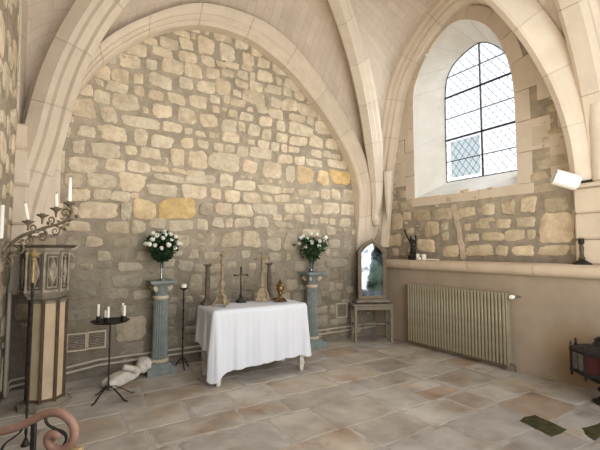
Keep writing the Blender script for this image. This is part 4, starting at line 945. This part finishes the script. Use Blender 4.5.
# ring candelabrum
RX,RY = .476,4.275
t = thing('ring_candelabrum','black iron candle stand with round ring tray and splayed feet, before the wall vents','candle stand',(RX,RY,0))
mb = MB(); mb.tube([V((0,0,.11)),V((0,0,.76))],.0075,8); mb.lathe([(.008,.10),(.016,.12),(.008,.14)],(0,0,0),10); mb.build('pole','iron',t)
for a,l in ((R(218),.19),(R(-52),.24),(R(8),.25),(R(120),.19)):
    c,s = math.cos(a),math.sin(a); mb = MB()
    mb.tube([V((0,0,.115)),V((c*l*.25,s*l*.25,.11)),V((c*l*.6,s*l*.6,.055)),V((c*l*.85,s*l*.85,.012)),V((c*l,s*l,.008))],.0085,6,flat=(.6,1.2)); mb.build('leg','iron',t)
mb = MB(); mb.lathe([(.02,.742),(.15,.744),(.176,.756),(.180,.756),(.155,.738),(.02,.735)],(0,0,0),32)
mb.build('ring_tray','iron',t)
cs=[(-.112,-.02,.150,.0115,'tall white candle at the left end of the ring candle stand'),(-.006,-.085,.100,.0115,'shortest white candle on the ring candle stand, at the front middle'),
    (.026,-.10,.138,.0115,'medium white candle on the ring candle stand, right beside the shortest one'),(.106,.03,.155,.0115,'white candle on the ring candle stand, left one of the pair at its right end'),(.135,.0,.135,.0125,'white candle at the far right end of the ring candle stand')]
Rv = V((math.cos(R(-32.2)),math.sin(R(-32.2)),0)); Fv = V((-Rv.y,Rv.x,0))
for (a,b,h,r,l) in cs:
    p = Rv*a+Fv*b; mb = MB()
    mb.lathe([(.024,.744),(.026,.755),(.019,.758),(.019,.80),(.015,.80),(.015,.765)],(p.x,p.y,0),12); mb.build('socket','iron',t)
    candle((RX+p.x,RY+p.y,.767),r,h,l,'candles on the ring candle stand')

# ------------------------------------------------------------------ broken cherub (skin)
def skinned(name, joints, edges, m, loc=(0,0,0), root=0, sub=2, rotz=0):
    me = bpy.data.meshes.new(name); me.from_pydata([j[0] for j in joints],edges,[]); o = bpy.data.objects.new(name,me); col.objects.link(o)
    sk = o.modifiers.new('s','SKIN'); sk.use_smooth_shade=True
    for i,j in enumerate(joints):
        sv = me.skin_vertices[0].data[i]; rr = j[1]; sv.radius = rr if isinstance(rr,tuple) else (rr,rr); sv.use_root = (i==root)
    ss = o.modifiers.new('u','SUBSURF'); ss.levels=sub; ss.render_levels=sub
    dg = bpy.context.evaluated_depsgraph_get(); dg.update(); ev = o.evaluated_get(dg)
    m2 = bpy.data.meshes.new_from_object(ev); m2.name=name
    old=o.data; o.modifiers.clear(); o.data=m2; bpy.data.meshes.remove(old)
    for p in m2.polygons: p.use_smooth=True
    at = m2.color_attributes.get('Col') or m2.color_attributes.new('Col','FLOAT_COLOR','POINT')
    for d in at.data: d.color=(1,1,1,1)
    m2.materials.clear(); m2.materials.append(M[m]); o.location=loc; o.rotation_euler.z=rotz
    return o
J=[((.0,0,.085),.082),((.10,.03,.095),.078),((.20,.06,.105),.078),((.255,.08,.12),.05),((.335,.115,.12),(.088,.088)),((.385,.135,.115),.07),   # pelvis, belly, chest, neck, head, crown
   ((.20,-.03,.14),.042),((.11,-.05,.185),.036),((.03,-.04,.215),.03),                       # upper arm stub raised along the body
   ((.22,.15,.07),.038),((.27,.22,.045),.032),
   ((-.06,-.05,.075),.062),((-.14,-.09,.06),.05),((-.06,.05,.07),.06),((-.15,.07,.055),.045)]
Ed=[(0,1),(1,2),(2,3),(3,4),(4,5),(2,6),(6,7),(7,8),(2,9),(9,10),(0,11),(11,12),(0,13),(13,14)]
ch = skinned('cherub_statue',J,Ed,'plasterwhite',(.60,4.60,.0),0,2,R(17))
tag(ch,'broken white plaster cherub lying on the floor against the left blue pedestal','statue')
bpy.context.view_layer.update()
zmin=min(v.co.z for v in ch.data.vertices); ch.location.z=-zmin+.001
mb = MB(); mb.ball((.362,.127,.135),.090,18,12,rough=.22,seed=3); mb.build('curly_hair','plasterwhite',ch)
mb = MB(); mb.ball((.355,.045,.11),.012,7,5); mb.ball((.335,.05,.135),.007,6,4); mb.ball((.335,.052,.09),.007,6,4); mb.ball((.325,.055,.115),.009,6,4,sc=(.6,.6,1.4)); mb.build('face','plasterwhite',ch)

# ------------------------------------------------------------------ octagonal pedestal, carved tabernacle, gilt-topped staff
PX,PY = -.09,4.47
rot2 = R(-104)
def octa(r,rot): return [(r*math.cos(2*PI*k/8+rot),r*math.sin(2*PI*k/8+rot)) for k in range(8)]
rot = R(-90)
t = thing('panelled_pedestal','octagonal pedestal of yellowed cream panels with brown edges, under the carved cabinet','pedestal',(PX+.045,PY-.03,0))
mb = MB(); q = octa(.235,rot2); mb.prism([(x*(1+.04*math.sin(i*5)),y*(1+.04*math.cos(i*3))) for i,(x,y) in enumerate(q)],0,.035,octa(.23,rot2)); mb.prism(octa(.21,rot2),.035,.065,octa(.165,rot2)); mb.color(.5).build('foot','grey_wood',t)
mb = MB(); mb.prism(octa(.152,rot2),.06,1.0); mb.build('body','panel',t,smooth=False)
q = octa(.152,rot2)
for k in range(8):
    mb = MB(); x,y = q[k]; a = math.atan2(y,x)
    mb.box((x-.014,y-.019,.06),(x+.014,y+.019,.985),.004); 
    mb.T = Matrix.Identity(4); o = mb.build('edge_strip','brown_wood',t)
mb = MB(); mb.prism(octa(.160,rot2),.065,.09); mb.build('bottom_band','brown_wood',t,smooth=False)
mb = MB(); mb.prism(octa(.160,rot2),.955,.98); mb.prism(octa(.165,rot2),.98,1.0,octa(.19,rot2)); mb.build('cap','grey_wood',t,smooth=False)
t = thing('carved_cabinet','small octagonal carved cabinet in worn grey paint with lozenge doors, standing on the panelled pedestal','cabinet',(PX,PY,1.0)); t.scale = (.80,.80,1.12)
mb = MB(); mb.prism(octa(.22,rot),0,.02); mb.prism(octa(.24,rot),.02,.05,octa(.265,rot)); mb.color(.45).build('plinth','grey_wood',t,smooth=False)
mb = MB(); mb.prism(octa(.235,rot),.05,.39); mb.build('body','pale_wood',t,smooth=False)
mb = MB(); mb.prism(octa(.24,rot),.385,.405,octa(.27,rot)); mb.prism(octa(.272,rot),.405,.42); mb.build('frieze','pale_wood',t,smooth=False)
mb = MB(); mb.prism(octa(.30,rot),.42,.445,octa(.335,rot)); mb.build('cornice','dark_wood',t,smooth=False)
q = octa(.238,rot)
for k in range(8):
    x,y = q[k]; mb = MB(); mb.lathe([(.018,.05),(.018,.07),(.011,.08),(.013,.2),(.011,.35),(.018,.36),(.018,.385)],(x*1.02,y*1.02,0),8); mb.build('corner_post','pale_wood',t)
for k in range(8):
    a,b = V((*q[k],0)),V((*q[(k+1)%8],0)); m_ = (a+b)/2; e=(b-a).normalized(); nn = V((m_.x,m_.y,0)).normalized()
    def P3(u,z,d): return m_*1.0+e*u+nn*d+V((0,0,z))
    mb = MB(); w=.068
    for (u0,u1,z0,z1) in ((-w,w,.075,.085),(-w,w,.355,.365),(-w,-w+.01,.085,.355),(w-.01,w,.085,.355)):
        vs=[P3(u,z,d) for d in (0.001,.012) for u,z in ((u0,z0),(u1,z0),(u1,z1),(u0,z1))]
        mb.add(vs,[[4,5,6,7],[0,1,5,4],[1,2,6,5],[2,3,7,6],[3,0,4,7]])
    d_=mb.build('door','dark_wood',t,smooth=False)
    mb = MB(); loz=[(0,.10),(.05,.22),(0,.34),(-.05,.22)]
    mb.add([P3(u,z,.002) for u,z in loz]+[P3(u*.85,.22+(z-.22)*.85,.014) for u,z in loz],[[4,5,6,7]]+[[i,(i+1)%4,4+(i+1)%4,4+i] for i in range(4)])
    mb.color(1.0); mb.build('lozenge_panel','pale_wood',d_,smooth=False)
    for (u,z) in ((-.045,.10),(.045,.10),(-.045,.34),(.045,.34)):
        mb = MB(); mb.add([P3(u,z,.004),P3(u*.15,z,.004),P3(u,.22+(z-.22)*.25,.004)],[[0,1,2]]); mb.build('corner_panel','dark_wood',d_,smooth=False)
    if k == 1:
        mb = MB(); mb.ball(P3(-.055,.20,.016),.008,8,6); mb.build('knob','iron',d_)
t = thing('twisted_staff','dark twisted iron staff with gilded knob, standing upright in front of the carved cabinet','staff',(-.145,3.60,0))
mb = MB()
for s in (0,PI):
    mb.tube([V((.0055*math.cos(k*.55+s),.0055*math.sin(k*.55+s),.03+k*.0126)) for k in range(96)],.006,6)
mb.build('shaft','iron',t)
mb = MB(); mb.lathe([(.011,1.20),(.013,1.24),(.011,1.37),(.016,1.375),(.012,1.39)],(0,0,0),10); mb.build('gilt_sleeve','gilt',t)
mb = MB(); mb.lathe([(.008,1.385),(.03,1.40),(.036,1.415),(.03,1.43),(.012,1.445),(.004,1.46)],(0,0,0),12); mb.build('gilded_knob','gilt',t)
mb = MB(); mb.lathe([(.028,0),(.028,.012),(.02,.02),(.014,.045)],(0,0,0),20); mb.build('foot_plate','iron',t)

# ------------------------------------------------------------------ branched candelabrum at the left edge
t = thing('branched_candelabrum','tall bronzed candelabrum with one scrolling branch of candle cups, at the left edge','candelabrum',(-.318,3.26,0),R(-32.2))
ca = lambda px,py: V(((px-3)*.00674,0,1.853-(py-190)*.00672))
mb = MB(); mb.lathe([(.075,0),(.075,.03),(.06,.06),(.03,.12),(.016,.2),(.018,.6),(.03,.65),(.016,.7),(.016,1.1),(.028,1.15),(.016,1.2),(.016,1.30),(.03,1.34),(.02,1.38),(.014,1.46),(.035,1.50),(.037,1.51),(.012,1.515)],(0,0,0),14); mb.build('stem','rust_iron',t)
mb = MB()
arm = catmull([ca(*p) for p in ((3,262),(14,244),(24,236),(38,231),(49,227),(60,224),(68,220),(72.5,214),(72,208),(69.8,204))],5)
mb.tube(arm,[.012]*20+[.009]*(len(arm)-20),8); mb.build('branch','rust_iron',t)
mb = MB()
def scroll(cx,cy,r,tn,sg,a0=0.):
    pts=[]
    for j in range(26):
        q=j/25*tn*2*PI; rr=r*(1-j/30)
        p=ca(cx+rr*math.cos(a0+sg*q),cy+rr*math.sin(a0+sg*q)); pts.append(p)
    mb.tube(pts,[.0075*(1-j/40) for j in range(26)],6)
for a in ((20,249,7,1.4,1,-1.5),(31,241,5.5,1.4,1,-1.5),(44,236,6,1.4,1,-1.5),(57,231,5,1.4,1,-1.5),(66,213,5,1.3,-1,.5),(10,262,6,1.3,1,-1.2),(34,228,4,1.2,-1,1.5),(52,220,4,1.2,-1,1.5)): scroll(*a)
for k in range(30):
    u = rnd.random(); p = arm[int(u*(len(arm)-9))]+V((rnd.uniform(-.02,.02),rnd.uniform(-.012,.012),rnd.uniform(-.05,.03))); d = V((rnd.uniform(-1,1),rnd.uniform(-.4,.4),rnd.uniform(-1,.5))).normalized()*.035; w = V((d.z,.01,-d.x))*.4
    mb.add([p,p+d*.5+w,p+d,p+d*.5-w],[[0,1,2,3]])
mb.build('scrollwork','rust_iron',t)
cups=[(29.5,221.5),(43.5,215),(57,208.5),(69.8,203)]
for i,(x,y) in enumerate(cups):
    mb = MB(); b=ca(x,y); 
    mb.lathe([(.006,-.06 if i<3 else -.02),(.007,-.03),(.014,-.016),(.034,-.004),(.038,.003),(.03,.001),(.014,-.003),(.014,.012),(.011,.012),(.011,.0)],b,12); mb.build('candle_cup','rust_iron',t)
W = Matrix.Rotation(R(-32.2),4,'Z')
def cw(x,y): return V((-.318,3.26,0))+(W @ ca(x,y))
for (x,y,h,tl,l) in ((29.5,221.5,.125,-.22,'white candle leaning left in the lowest cup of the branched candelabrum'),(57,208.5,.10,-.05,'short white candle in the second cup from the branch tip of the candelabrum'),(69.8,203,.175,0,'tall white tapered candle at the tip of the candelabrum branch'),(3,238.5,.225,0,'white candle on the central stem of the branched candelabrum at the photo edge')):
    c_=candle(cw(x,y)+V((0,0,.001)),.0115 if h<.17 else .013,h,l,'candles on the branched candelabrum',taper=.45 if h==.175 else 0)
    if tl: c_.rotation_euler=(0,tl,R(-32.2)); 

# ------------------------------------------------------------------ scrolled stair rail at the lower left corner
t = thing('stair_handrail','terracotta painted handrail ending in a scroll, with thin iron balusters, lower left corner','handrail',(-.13,1.61,0),R(-32.2))
hr = lambda px,py: V((px*.00324,0,.862-(py-432)*.0032))
mb = MB(); hp = catmull([hr(*p) for p in ((-60,448),(-30,440),(0,432),(14,428),(30,421),(42,415),(54,413),(64,417),(71,425),(73,435),(69,444),(61,449),(52,448),(47,442),(48,436),(54,434),(58,438))],6)
mb.tube(hp,[.0135]*(len(hp)-18)+[.0135+.003*(k/17) for k in range(18)],10); mb.build('rail','handrail',t)
mb = MB(); mb.tube(catmull([hr(*p) for p in ((22,425),(19,432),(12,438),(5,443),(1,449),(0,456))],5),.008,6,flat=(.35,1)); mb.build('scroll_strap','iron',t); mb = MB(); mb.tube(catmull([hr(*p) for p in ((43,416),(45,424),(53,429),(61,432),(65,438),(62,446))],5),.007,6,flat=(.35,1)); mb.build('scroll_strap','iron',t)
for px in (32,-30):
    mb = MB(); a=hr(px,421 if px>0 else 441); mb.box((a.x-.008,-.006,.02),(a.x+.008,.006,a.z),.002); mb.lathe([(.035,0),(.035,.012),(.012,.03)],(a.x,0,0),12); mb.build('baluster','iron',t)
mb = MB(); b0=hr(66,449); mb.box((b0.x,-.012,b0.z-.02),(b0.x+.05,.012,b0.z+.006),.003); mb.build('gilt_end','gilt',t)['label']='ochre gilt end piece'

# ------------------------------------------------------------------ side table and framed mirror
ST = (4.285,4.615); SR = R(-26)
t = thing('side_table','small grey worn wooden side table in the corner under the pointed mirror','side table',(*ST,0),SR)
W2,D2 = .305,.27
mb = MB(); mb.box((-.335,-.025,.565),(.335,D2+.02,.59),.006); mb.build('tabletop','grey_wood',t)
mb = MB()
for y in (.0,D2-.02): mb.box((-.28,y,.50),(.28,y+.018,.565),.003)
for x in (-.285,.268): mb.box((x,.01,.50),(x+.018,D2-.01,.565),.003)
mb.build('apron','grey_wood',t)
for x in (-.29,.29):
    for y in (.008,D2-.01):
        mb = MB(); f=lambda h:[(x-h,y-h),(x+h,y-h),(x+h,y+h),(x-h,y+h)]
        mb.prism(f(.015),0,.565,f(.022)); mb.prism(f(.02),0,.03); mb.build('leg','grey_wood',t)
mb = MB()
for x in (-.29,.29): mb.box((x-.01,.02,.245),(x+.01,D2-.02,.27),.003)
mb.box((-.28,D2/2-.011,.247),(.28,D2/2+.011,.268),.003); mb.build('stretcher','grey_wood',t)
t = thing('framed_mirror','pointed gothic mirror in an aged gilt grey wooden case, standing on the side table','mirror',(ST[0]+.070,ST[1]+.10,.59),SR)
hw=.225
def ogive(hw,zs,za,z0,n=8):
    pts=[(-hw,z0),(hw,z0),(hw,zs)]
    for k in range(1,n):
        q=k/n; pts.append((hw*(1-q)**1.0*(1+.10*math.sin(PI*q)),zs+(za-zs)*(q+.10*math.sin(PI*q))))
    pts.append((0,za))
    for k in range(n-1,0,-1):
        q=k/n; pts.append((-hw*(1-q)*(1+.10*math.sin(PI*q)),zs+(za-zs)*(q+.10*math.sin(PI*q))))
    pts.append((-hw,zs)); return pts
A_=ogive(hw,.83,1.03,.055); B_=ogive(hw-.05,.805,.965,.12); n=len(A_)
mb = MB(); 
mb.add([V((x,0,z)) for x,z in A_]+[V((x,.13,z)) for x,z in A_],[list(range(n,2*n))]+[[i,(i+1)%n,n+(i+1)%n,n+i] for i in range(n)]); mb.build('case','brown_wood',t,smooth=False)
mb = MB()
def ringpair(mb,A,B,ya,yb):
    n=len(A); mb.add([V((x,ya,z)) for x,z in A]+[V((x,yb,z)) for x,z in B],[[i,(i+1)%n,n+(i+1)%n,n+i] for i in range(n)])
A2=ogive(hw+.012,.835,1.05,.045); A3=ogive(hw-.02,.82,1.01,.085)
ringpair(mb,A_,A2,.01,-.012); ringpair(mb,A2,A3,-.012,-.03); ringpair(mb,A3,B_,-.03,-.008); ringpair(mb,B_,B_,-.008,.01)
mb.build('frame','mirror_frame',t,smooth=False)
mb = MB(); mb.add([V((x,.002,z)) for x,z in B_],[list(range(n))]); o=mb.build('mirror_glass','mirror',t,smooth=False)
mb = MB(); mb.box((-.275,-.05,.015),(.275,.145,.05),.008); mb.box((-.25,-.04,.05),(.25,.14,.065),.006); mb.build('plinth','grey_wood',t)
for x in (-.24,.24):
    mb = MB(); mb.ball((x,-.03,.012),.016,8,6,sc=(1,1,.75)); mb.ball((x,.12,.012),.016,8,6,sc=(1,1,.75)); mb.build('foot','dark_wood',t)

# ------------------------------------------------------------------ radiator
t = thing('column_radiator','long olive beige column radiator fixed below the ledge of the right wall','radiator',(4.66,3.43,0))
nf=33; y0,y1=-.755,.79
for i in range(nf):
    y=y0+(y1-y0)*(i+.5)/nf; 
    if i==0:
        mb = MB()
        for xo in (-.035,.018): mb.box((xo-.017,-.0155,.07),(xo+.020,.0155,.925),.011)
        mb.box((-.03,-.017,.085),(.03,.017,.12),.008); mb.box((-.03,-.017,.875),(.03,.017,.91),.008)
        o=f0=mb.build('radiator_column','radiator',t)
    else:
        o=f0.copy(); col.objects.link(o)
    o.location=(0,y,0)
mb = MB(); mb.box((-.05,.795,.06),(.035,.813,.925),.006); mb.build('end_panel','rad_side',t)['label']='rusty brown end panel'
mb = MB(); mb.box((-.045,-.773,.06),(.035,-.757,.925),.006); mb.build('side_rail','radiator',t)
mb = MB(); mb.tube([V((0,-.77,.89)),V((0,-.84,.89)),V((.03,-.865,.89)),V((.085,-.87,.89))],.011,8); mb.build('valve_pipe','silver',t)
mb = MB(); mb.lathe([(.018,0),(.026,.006),(.026,.05),(.02,.058)],(0,0,0),14); o=mb.build('valve_knob','whiteplastic',t,loc=(-.012,-.84,.89)); o.rotation_euler=(0,R(-90),0); o['label']='white valve knob'
mb = MB(); mb.tube([V((0,-.76,.085)),V((0,-.81,.085)),V((.02,-.82,.06)),V((.02,-.82,.0))],.012,8); mb.build('return_pipe','rust_iron',t)
mb = MB()
for y in (-.7,.7): mb.box((-.012,y-.012,0),(.012,y+.012,.09),.003)
for y in (-.6,.6):
    for z in (.2,.8): mb.box((.03,y-.01,z-.01),(.088,y+.01,z+.01),.002)
mb.build('bracket','rust_iron',t)

# ------------------------------------------------------------------ things on the ledge
LZ=1.292
t = thing('dark_statuette','small dark twisted figurine statuette at the left end of the ledge','statuette',(4.86,4.31,LZ))
mb = MB(); mb.box((-.055,-.06,0),(.055,.06,.075),.008); mb.build('plinth','iron',t)
J=[((0,0,.16),.034),((0,.005,.235),.028),((0,.02,.30),.034),((0,.03,.345),.014),((0,.038,.385),(.026,.028)),
   ((0,.07,.315),.016),((0,.115,.385),.013),((0,.15,.455),.012),((0,.165,.50),.022),
   ((0,-.03,.315),.016),((0,-.06,.26),.013),((0,-.045,.20),.012),
   ((0,-.025,.12),.022),((0,-.035,.07),.018),((0,.03,.12),.022),((0,.035,.07),.018)]
Ed=[(0,1),(1,2),(2,3),(3,4),(2,5),(5,6),(6,7),(7,8),(2,9),(9,10),(10,11),(0,12),(12,13),(0,14),(14,15)]
fg=skinned('figure',J,Ed,'iron',(0,0,0),0,2); fg.parent=t
mb = MB(); mb.tube([V((.0,-.06,.07)),V((.01,-.055,.2)),V((.0,-.07,.33)),V((0,-.06,.40))],[.012,.009,.012,.016],7); mb.build('tree_stump','iron',t)
def stub(loc,r,h,label):
    return candle(loc,r,h,label,'candle stubs on the ledge')
stub((4.84,4.19,LZ),.028,.10,'white candle stub on the ledge right beside the dark statuette')
stub((4.86,4.085,LZ),.034,.095,'broad white candle stub on the ledge between the statuette and the fallen candle')
mb = MB(); mb.ball((0,0,.026),.028,10,7,sc=(1.1,1.3,.95),rough=.25,seed=2); tag(mb.build('wax_lump','wax',loc=(4.80,4.13,LZ)),'small crumbled lump of white wax in front of the candle stubs on the ledge','wax lump')
t = thing('fallen_candle','thin white candle lying flat on the ledge right of the stubs','candle',(4.84,3.91,LZ+.0125))
mb = MB(); mb.tube([V((0,.11,0)),V((0,-.12,0))],.012,10); mb.build('wax','wax',t)
mb = MB(); mb.tube([V((0,-.119,0)),V((0,-.132,.002))],.002,5); mb.build('wick','wick',t)
t = thing('ledge_candlestick','dark turned candlestick standing alone at the right end of the ledge','candlestick',(4.84,1.93,LZ))
mb = MB(); mb.lathe([(.09,0),(.09,.012),(.06,.03),(.03,.05),(.02,.06)],(0,0,0),20); mb.build('base','iron',t)
mb = MB(); mb.lathe([(.02,.055),(.034,.07),(.022,.085),(.018,.13),(.022,.18),(.015,.22)],(0,0,0),14); mb.build('stem','dark_wood',t)
mb = MB(); mb.lathe([(.015,.215),(.03,.235),(.026,.25),(.028,.28),(.02,.28),(.02,.25)],(0,0,0),14); mb.build('cup','iron',t)

# ------------------------------------------------------------------ spotlight
t = thing('wall_spotlight','white cylindrical spotlight on a bracket at the right pier','spotlight',(4.68,1.90,2.205))
ax = V((-.50,.60,.30)).normalized(); rq = ax.to_track_quat('Z','Y').to_matrix()
mb = MB(); mb.lathe([(.03,-.125),(.075,-.12),(.085,-.10),(.085,.115),(.080,.12),(.074,.115),(.072,.05)],(-.06,.06,0),28,rot=rq); mb.build('lamp_housing','whiteplastic',t)
mb = MB(); mb.lathe([(.001,.05),(.072,.055),(.001,.06)],(-.06,.06,0),24,rot=rq); mb.build('lens','whiteplastic',t)
mb = MB(); mb.tube([V((-.035,.02,-.03)),V((.05,-.05,-.03)),V((.16,-.10,-.01)),V((.24,-.12,.0))],.014,8); mb.box((.19,-.16,-.008),(.27,-.06,.02),.004); mb.build('bracket','iron',t)

# ------------------------------------------------------------------ processional lantern
t = thing('floor_lantern','eight-sided dark metal lantern with glass panes, on the floor at the right wall','lantern',(4.43,1.63,0),R(12))
hexa=lambda r:[(r*math.cos(PI/4*k+R(21)),r*math.sin(PI/4*k+R(21))) for k in range(8)]
mb = MB(); mb.lathe([(.09,0),(.10,.02),(.05,.05),(.03,.09),(.06,.13),(.028,.17),(.06,.24)],(0,0,0),16); mb.build('foot','iron',t)
mb = MB(); mb.prism(hexa(.10),.20,.285,hexa(.255)); mb.prism(hexa(.27),.285,.31); mb.build('bottom_rim','iron',t,smooth=False)
mb = MB(); mb.prism(hexa(.27),.475,.50); mb.prism(hexa(.255),.50,.54,hexa(.10)); mb.build('roof','iron',t,smooth=False)
q=hexa(.255)
for k in range(8):
    mb = MB(); x,y=q[k]; mb.tube([V((x,y,.31)),V((x,y,.475))],.012,8); mb.build('corner_bar','iron',t)
    mb = MB(); mb.lathe([(.008,.50),(.016,.515),(.007,.53),(.012,.545),(.002,.565)],(x,y,0),8); mb.build('finial','iron',t)
    mb = MB(); mb.lathe([(.004,.235),(.014,.255),(.008,.285)],(x,y,0),8); mb.build('drop','iron',t)
    a,b=V((*q[k],0)),V((*q[(k+1)%8],0)); mb = MB(); c1=a.lerp(b,.06); c2=a.lerp(b,.94)
    mb.add([c1+V((0,0,.31)),c2+V((0,0,.31)),c2+V((0,0,.475)),c1+V((0,0,.475))],[[0,1,2,3]])
    p_=mb.build('pane','redglass' if k in (3,) else 'lampglass',t,smooth=False)
    if k==3: p_['label']='dark red glass pane'
    mb = MB()
    for f in (.5,):
        c=a.lerp(b,f); mb.tube([c+V((0,0,.31)),c+V((0,0,.475))],.004,5)
    mb.build('pane_bar','iron',p_)
mb = MB(); mb.lathe([(.10,.54),(.06,.57),(.04,.60),(.06,.61),(.02,.625)],(0,0,0),14); mb.build('crown','iron',t)
mb = MB()
for k in range(3):
    a=2*PI*k/3; c,s=math.cos(a),math.sin(a); mb.tube([V((c*.06+.04*math.cos(j*.5)*c,s*.06+.04*math.cos(j*.5)*s,.575+.035*math.sin(j*.5))) for j in range(13)],.008,6)
mb.build('handle_scroll','rust_iron',t)

# ------------------------------------------------------------------ vents and pipes
def wall_vent(x,z,w,h,label):
    t = thing('wall_vent',label,'vent',(x,YB-.035,z))
    mb = MB(); f=.016
    for lo,hi in (((-w/2,-.01,-h/2),(w/2,.035,-h/2+f)),((-w/2,-.01,h/2-f),(w/2,.035,h/2)),((-w/2,-.01,-h/2+f),(-w/2+f,.035,h/2-f)),((w/2-f,-.01,-h/2+f),(w/2,.035,h/2-f))): mb.box(lo,hi,.002)
    mb.build('frame','ventframe',t)
    mb = MB(); nn=9
    for k in range(nn):
        z_=-h/2+f+(h-2*f)*(k+.5)/nn; mb.box((-w/2+f,-.002,z_-.007),(w/2-f,.03,z_+.004),.001)
    mb.lathe([(.012,-.01),(.012,.004)],(0,0,0),10,rot=Matrix.Rotation(R(90),3,'X')); mb.build('grille','vent',t)
wall_vent(.225,.42,.20,.20,'square beige wall vent at the lower left, the left one of the pair')
wall_vent(.425,.425,.195,.20,'square beige wall vent at the lower left, the right one of the pair')
wall_vent(3.985,.465,.225,.235,'square pale wall vent between the right blue pedestal and the side table')
for i,(dz,dx,l) in enumerate(((.0,0,'painted heating pipe along the back wall foot, upper one of two'),(-.06,.035,'painted heating pipe along the back wall foot, lower one of two'))):
    xa = XL+.035; dy = dx*2
    path=[V((xa,4.70-dy,1.06)),V((xa,4.70-dy,.16+dz)),V((xa,4.72-dy,.125+dz)),V((xa,4.76-dy,.11+dz)),V((xa,4.98,.11+dz)),V((xa+.02,5.015,.11+dz)),V((xa+.06,5.03,.11+dz)),V((.18,5.03,.165+dz)),V((.45,5.03,.20+dz)),V((.9,5.03,.20+dz)),V((3.3,5.03,.19+dz)),V((4.70,5.03,.20+dz))]
    mb = MB(); mb.tube(path,.014,8); tag(mb.build('heating_pipe','pipe'),l,'pipe')
WORLD = 1.6
LIGHTS = [('rear fill',(1.6,-1.4,3.0),(2.2,5,2.2),3.2,2.4,98,(.93,.97,1.)),  # unseen lamp added behind the viewer as soft fill for the back wall
          ('vault bounce',(2.2,.9,1.2),(2.2,4.3,4.6),3.,2.,92,(1.,.90,.76)),
          ('window sky',(6.9,2.6,4.6),(5.1,4.0,3.2),2.2,2.2,220,(.95,.98,1.))]
# ------------------------------------------------------------------ outside, seen only in the mirror and through the window
mb = MB(); mb.add([(-30,-40,-.12),(40,-40,-.12),(40,-3,-.12),(-30,-3,-.12)],[[0,1,2,3]]); struct(mb,'trim_13','lawn')
def tree(x,y,h,r,label):
    t = thing('garden_tree',label,'tree',(x,y,-.12)); rn=random.Random(int(x*10))
    mb = MB(); mb.tube([V((0,0,0)),V((.05,0,h*.3)),V((0,.05,h*.6))],[.16,.12,.07],8); mb.build('trunk','bark',t)
    mb = MB()
    for k in range(700):
        d=V((rn.gauss(0,1),rn.gauss(0,1),rn.gauss(0,1))).normalized()*r*rn.uniform(.5,1.05); p=V((d.x,d.y,h*.62+d.z*1.1)); u=V((rn.uniform(-1,1),rn.uniform(-1,1),rn.uniform(-1,1)))*.28; w=u.cross(V((rn.uniform(-1,1),rn.uniform(-1,1),.4))).normalized()*.14
        g=rn.uniform(.6,1.4); mb.color(g,g,g); mb.add([p-u,p+w,p+u,p-w],[[0,1,2,3]])
    mb.build('crown','tree_leaf',t,smooth=False)
tree(3.1,-7.5,3.6,1.15,'leafy garden tree reflected dark green in the pointed mirror')

# ------------------------------------------------------------------ light
w = bpy.data.worlds.new('sky'); scene.world = w; w.use_nodes = True
nt = w.node_tree; bg = nt.nodes['Background']
tc = nt.nodes.new('ShaderNodeTexCoord'); sx = nt.nodes.new('ShaderNodeSeparateXYZ'); rp = nt.nodes.new('ShaderNodeValToRGB')
nt.links.new(tc.outputs['Generated'], sx.inputs[0]); nt.links.new(sx.outputs['Z'], rp.inputs['Fac'])
rp.color_ramp.elements[0].position = 0; rp.color_ramp.elements[0].color = (1.,.98,.95,1)
rp.color_ramp.elements[1].position = .8; rp.color_ramp.elements[1].color = (.78,.87,1.,1)
nt.links.new(rp.outputs['Color'], bg.inputs['Color']); bg.inputs['Strength'].default_value = WORLD
def area(name, loc, target, sx_, sy_, energy, color):
    l = bpy.data.lights.new(name,'AREA'); l.shape='RECTANGLE'; l.size=sx_; l.size_y=sy_; l.energy=energy; l.color=color
    o = bpy.data.objects.new(name,l); col.objects.link(o); o.location=loc
    o.rotation_euler = (V(target)-V(loc)).to_track_quat('-Z','Y').to_euler(); return o
for a in LIGHTS: area(*a)

# ------------------------------------------------------------------ camera
cd = bpy.data.cameras.new('camera'); cam = bpy.data.objects.new('camera', cd); col.objects.link(cam)
cd.sensor_width = 36; cd.lens = 386*36/600; cd.clip_start=.05
cam.location = (0,0,1.45); pitch = math.atan(25/386)
cam.rotation_euler = (PI/2+pitch, 0, R(-32.2))
scene.camera = cam
scene.view_settings.view_transform = 'Standard'; scene.view_settings.look = 'None'; scene.view_settings.exposure = 0
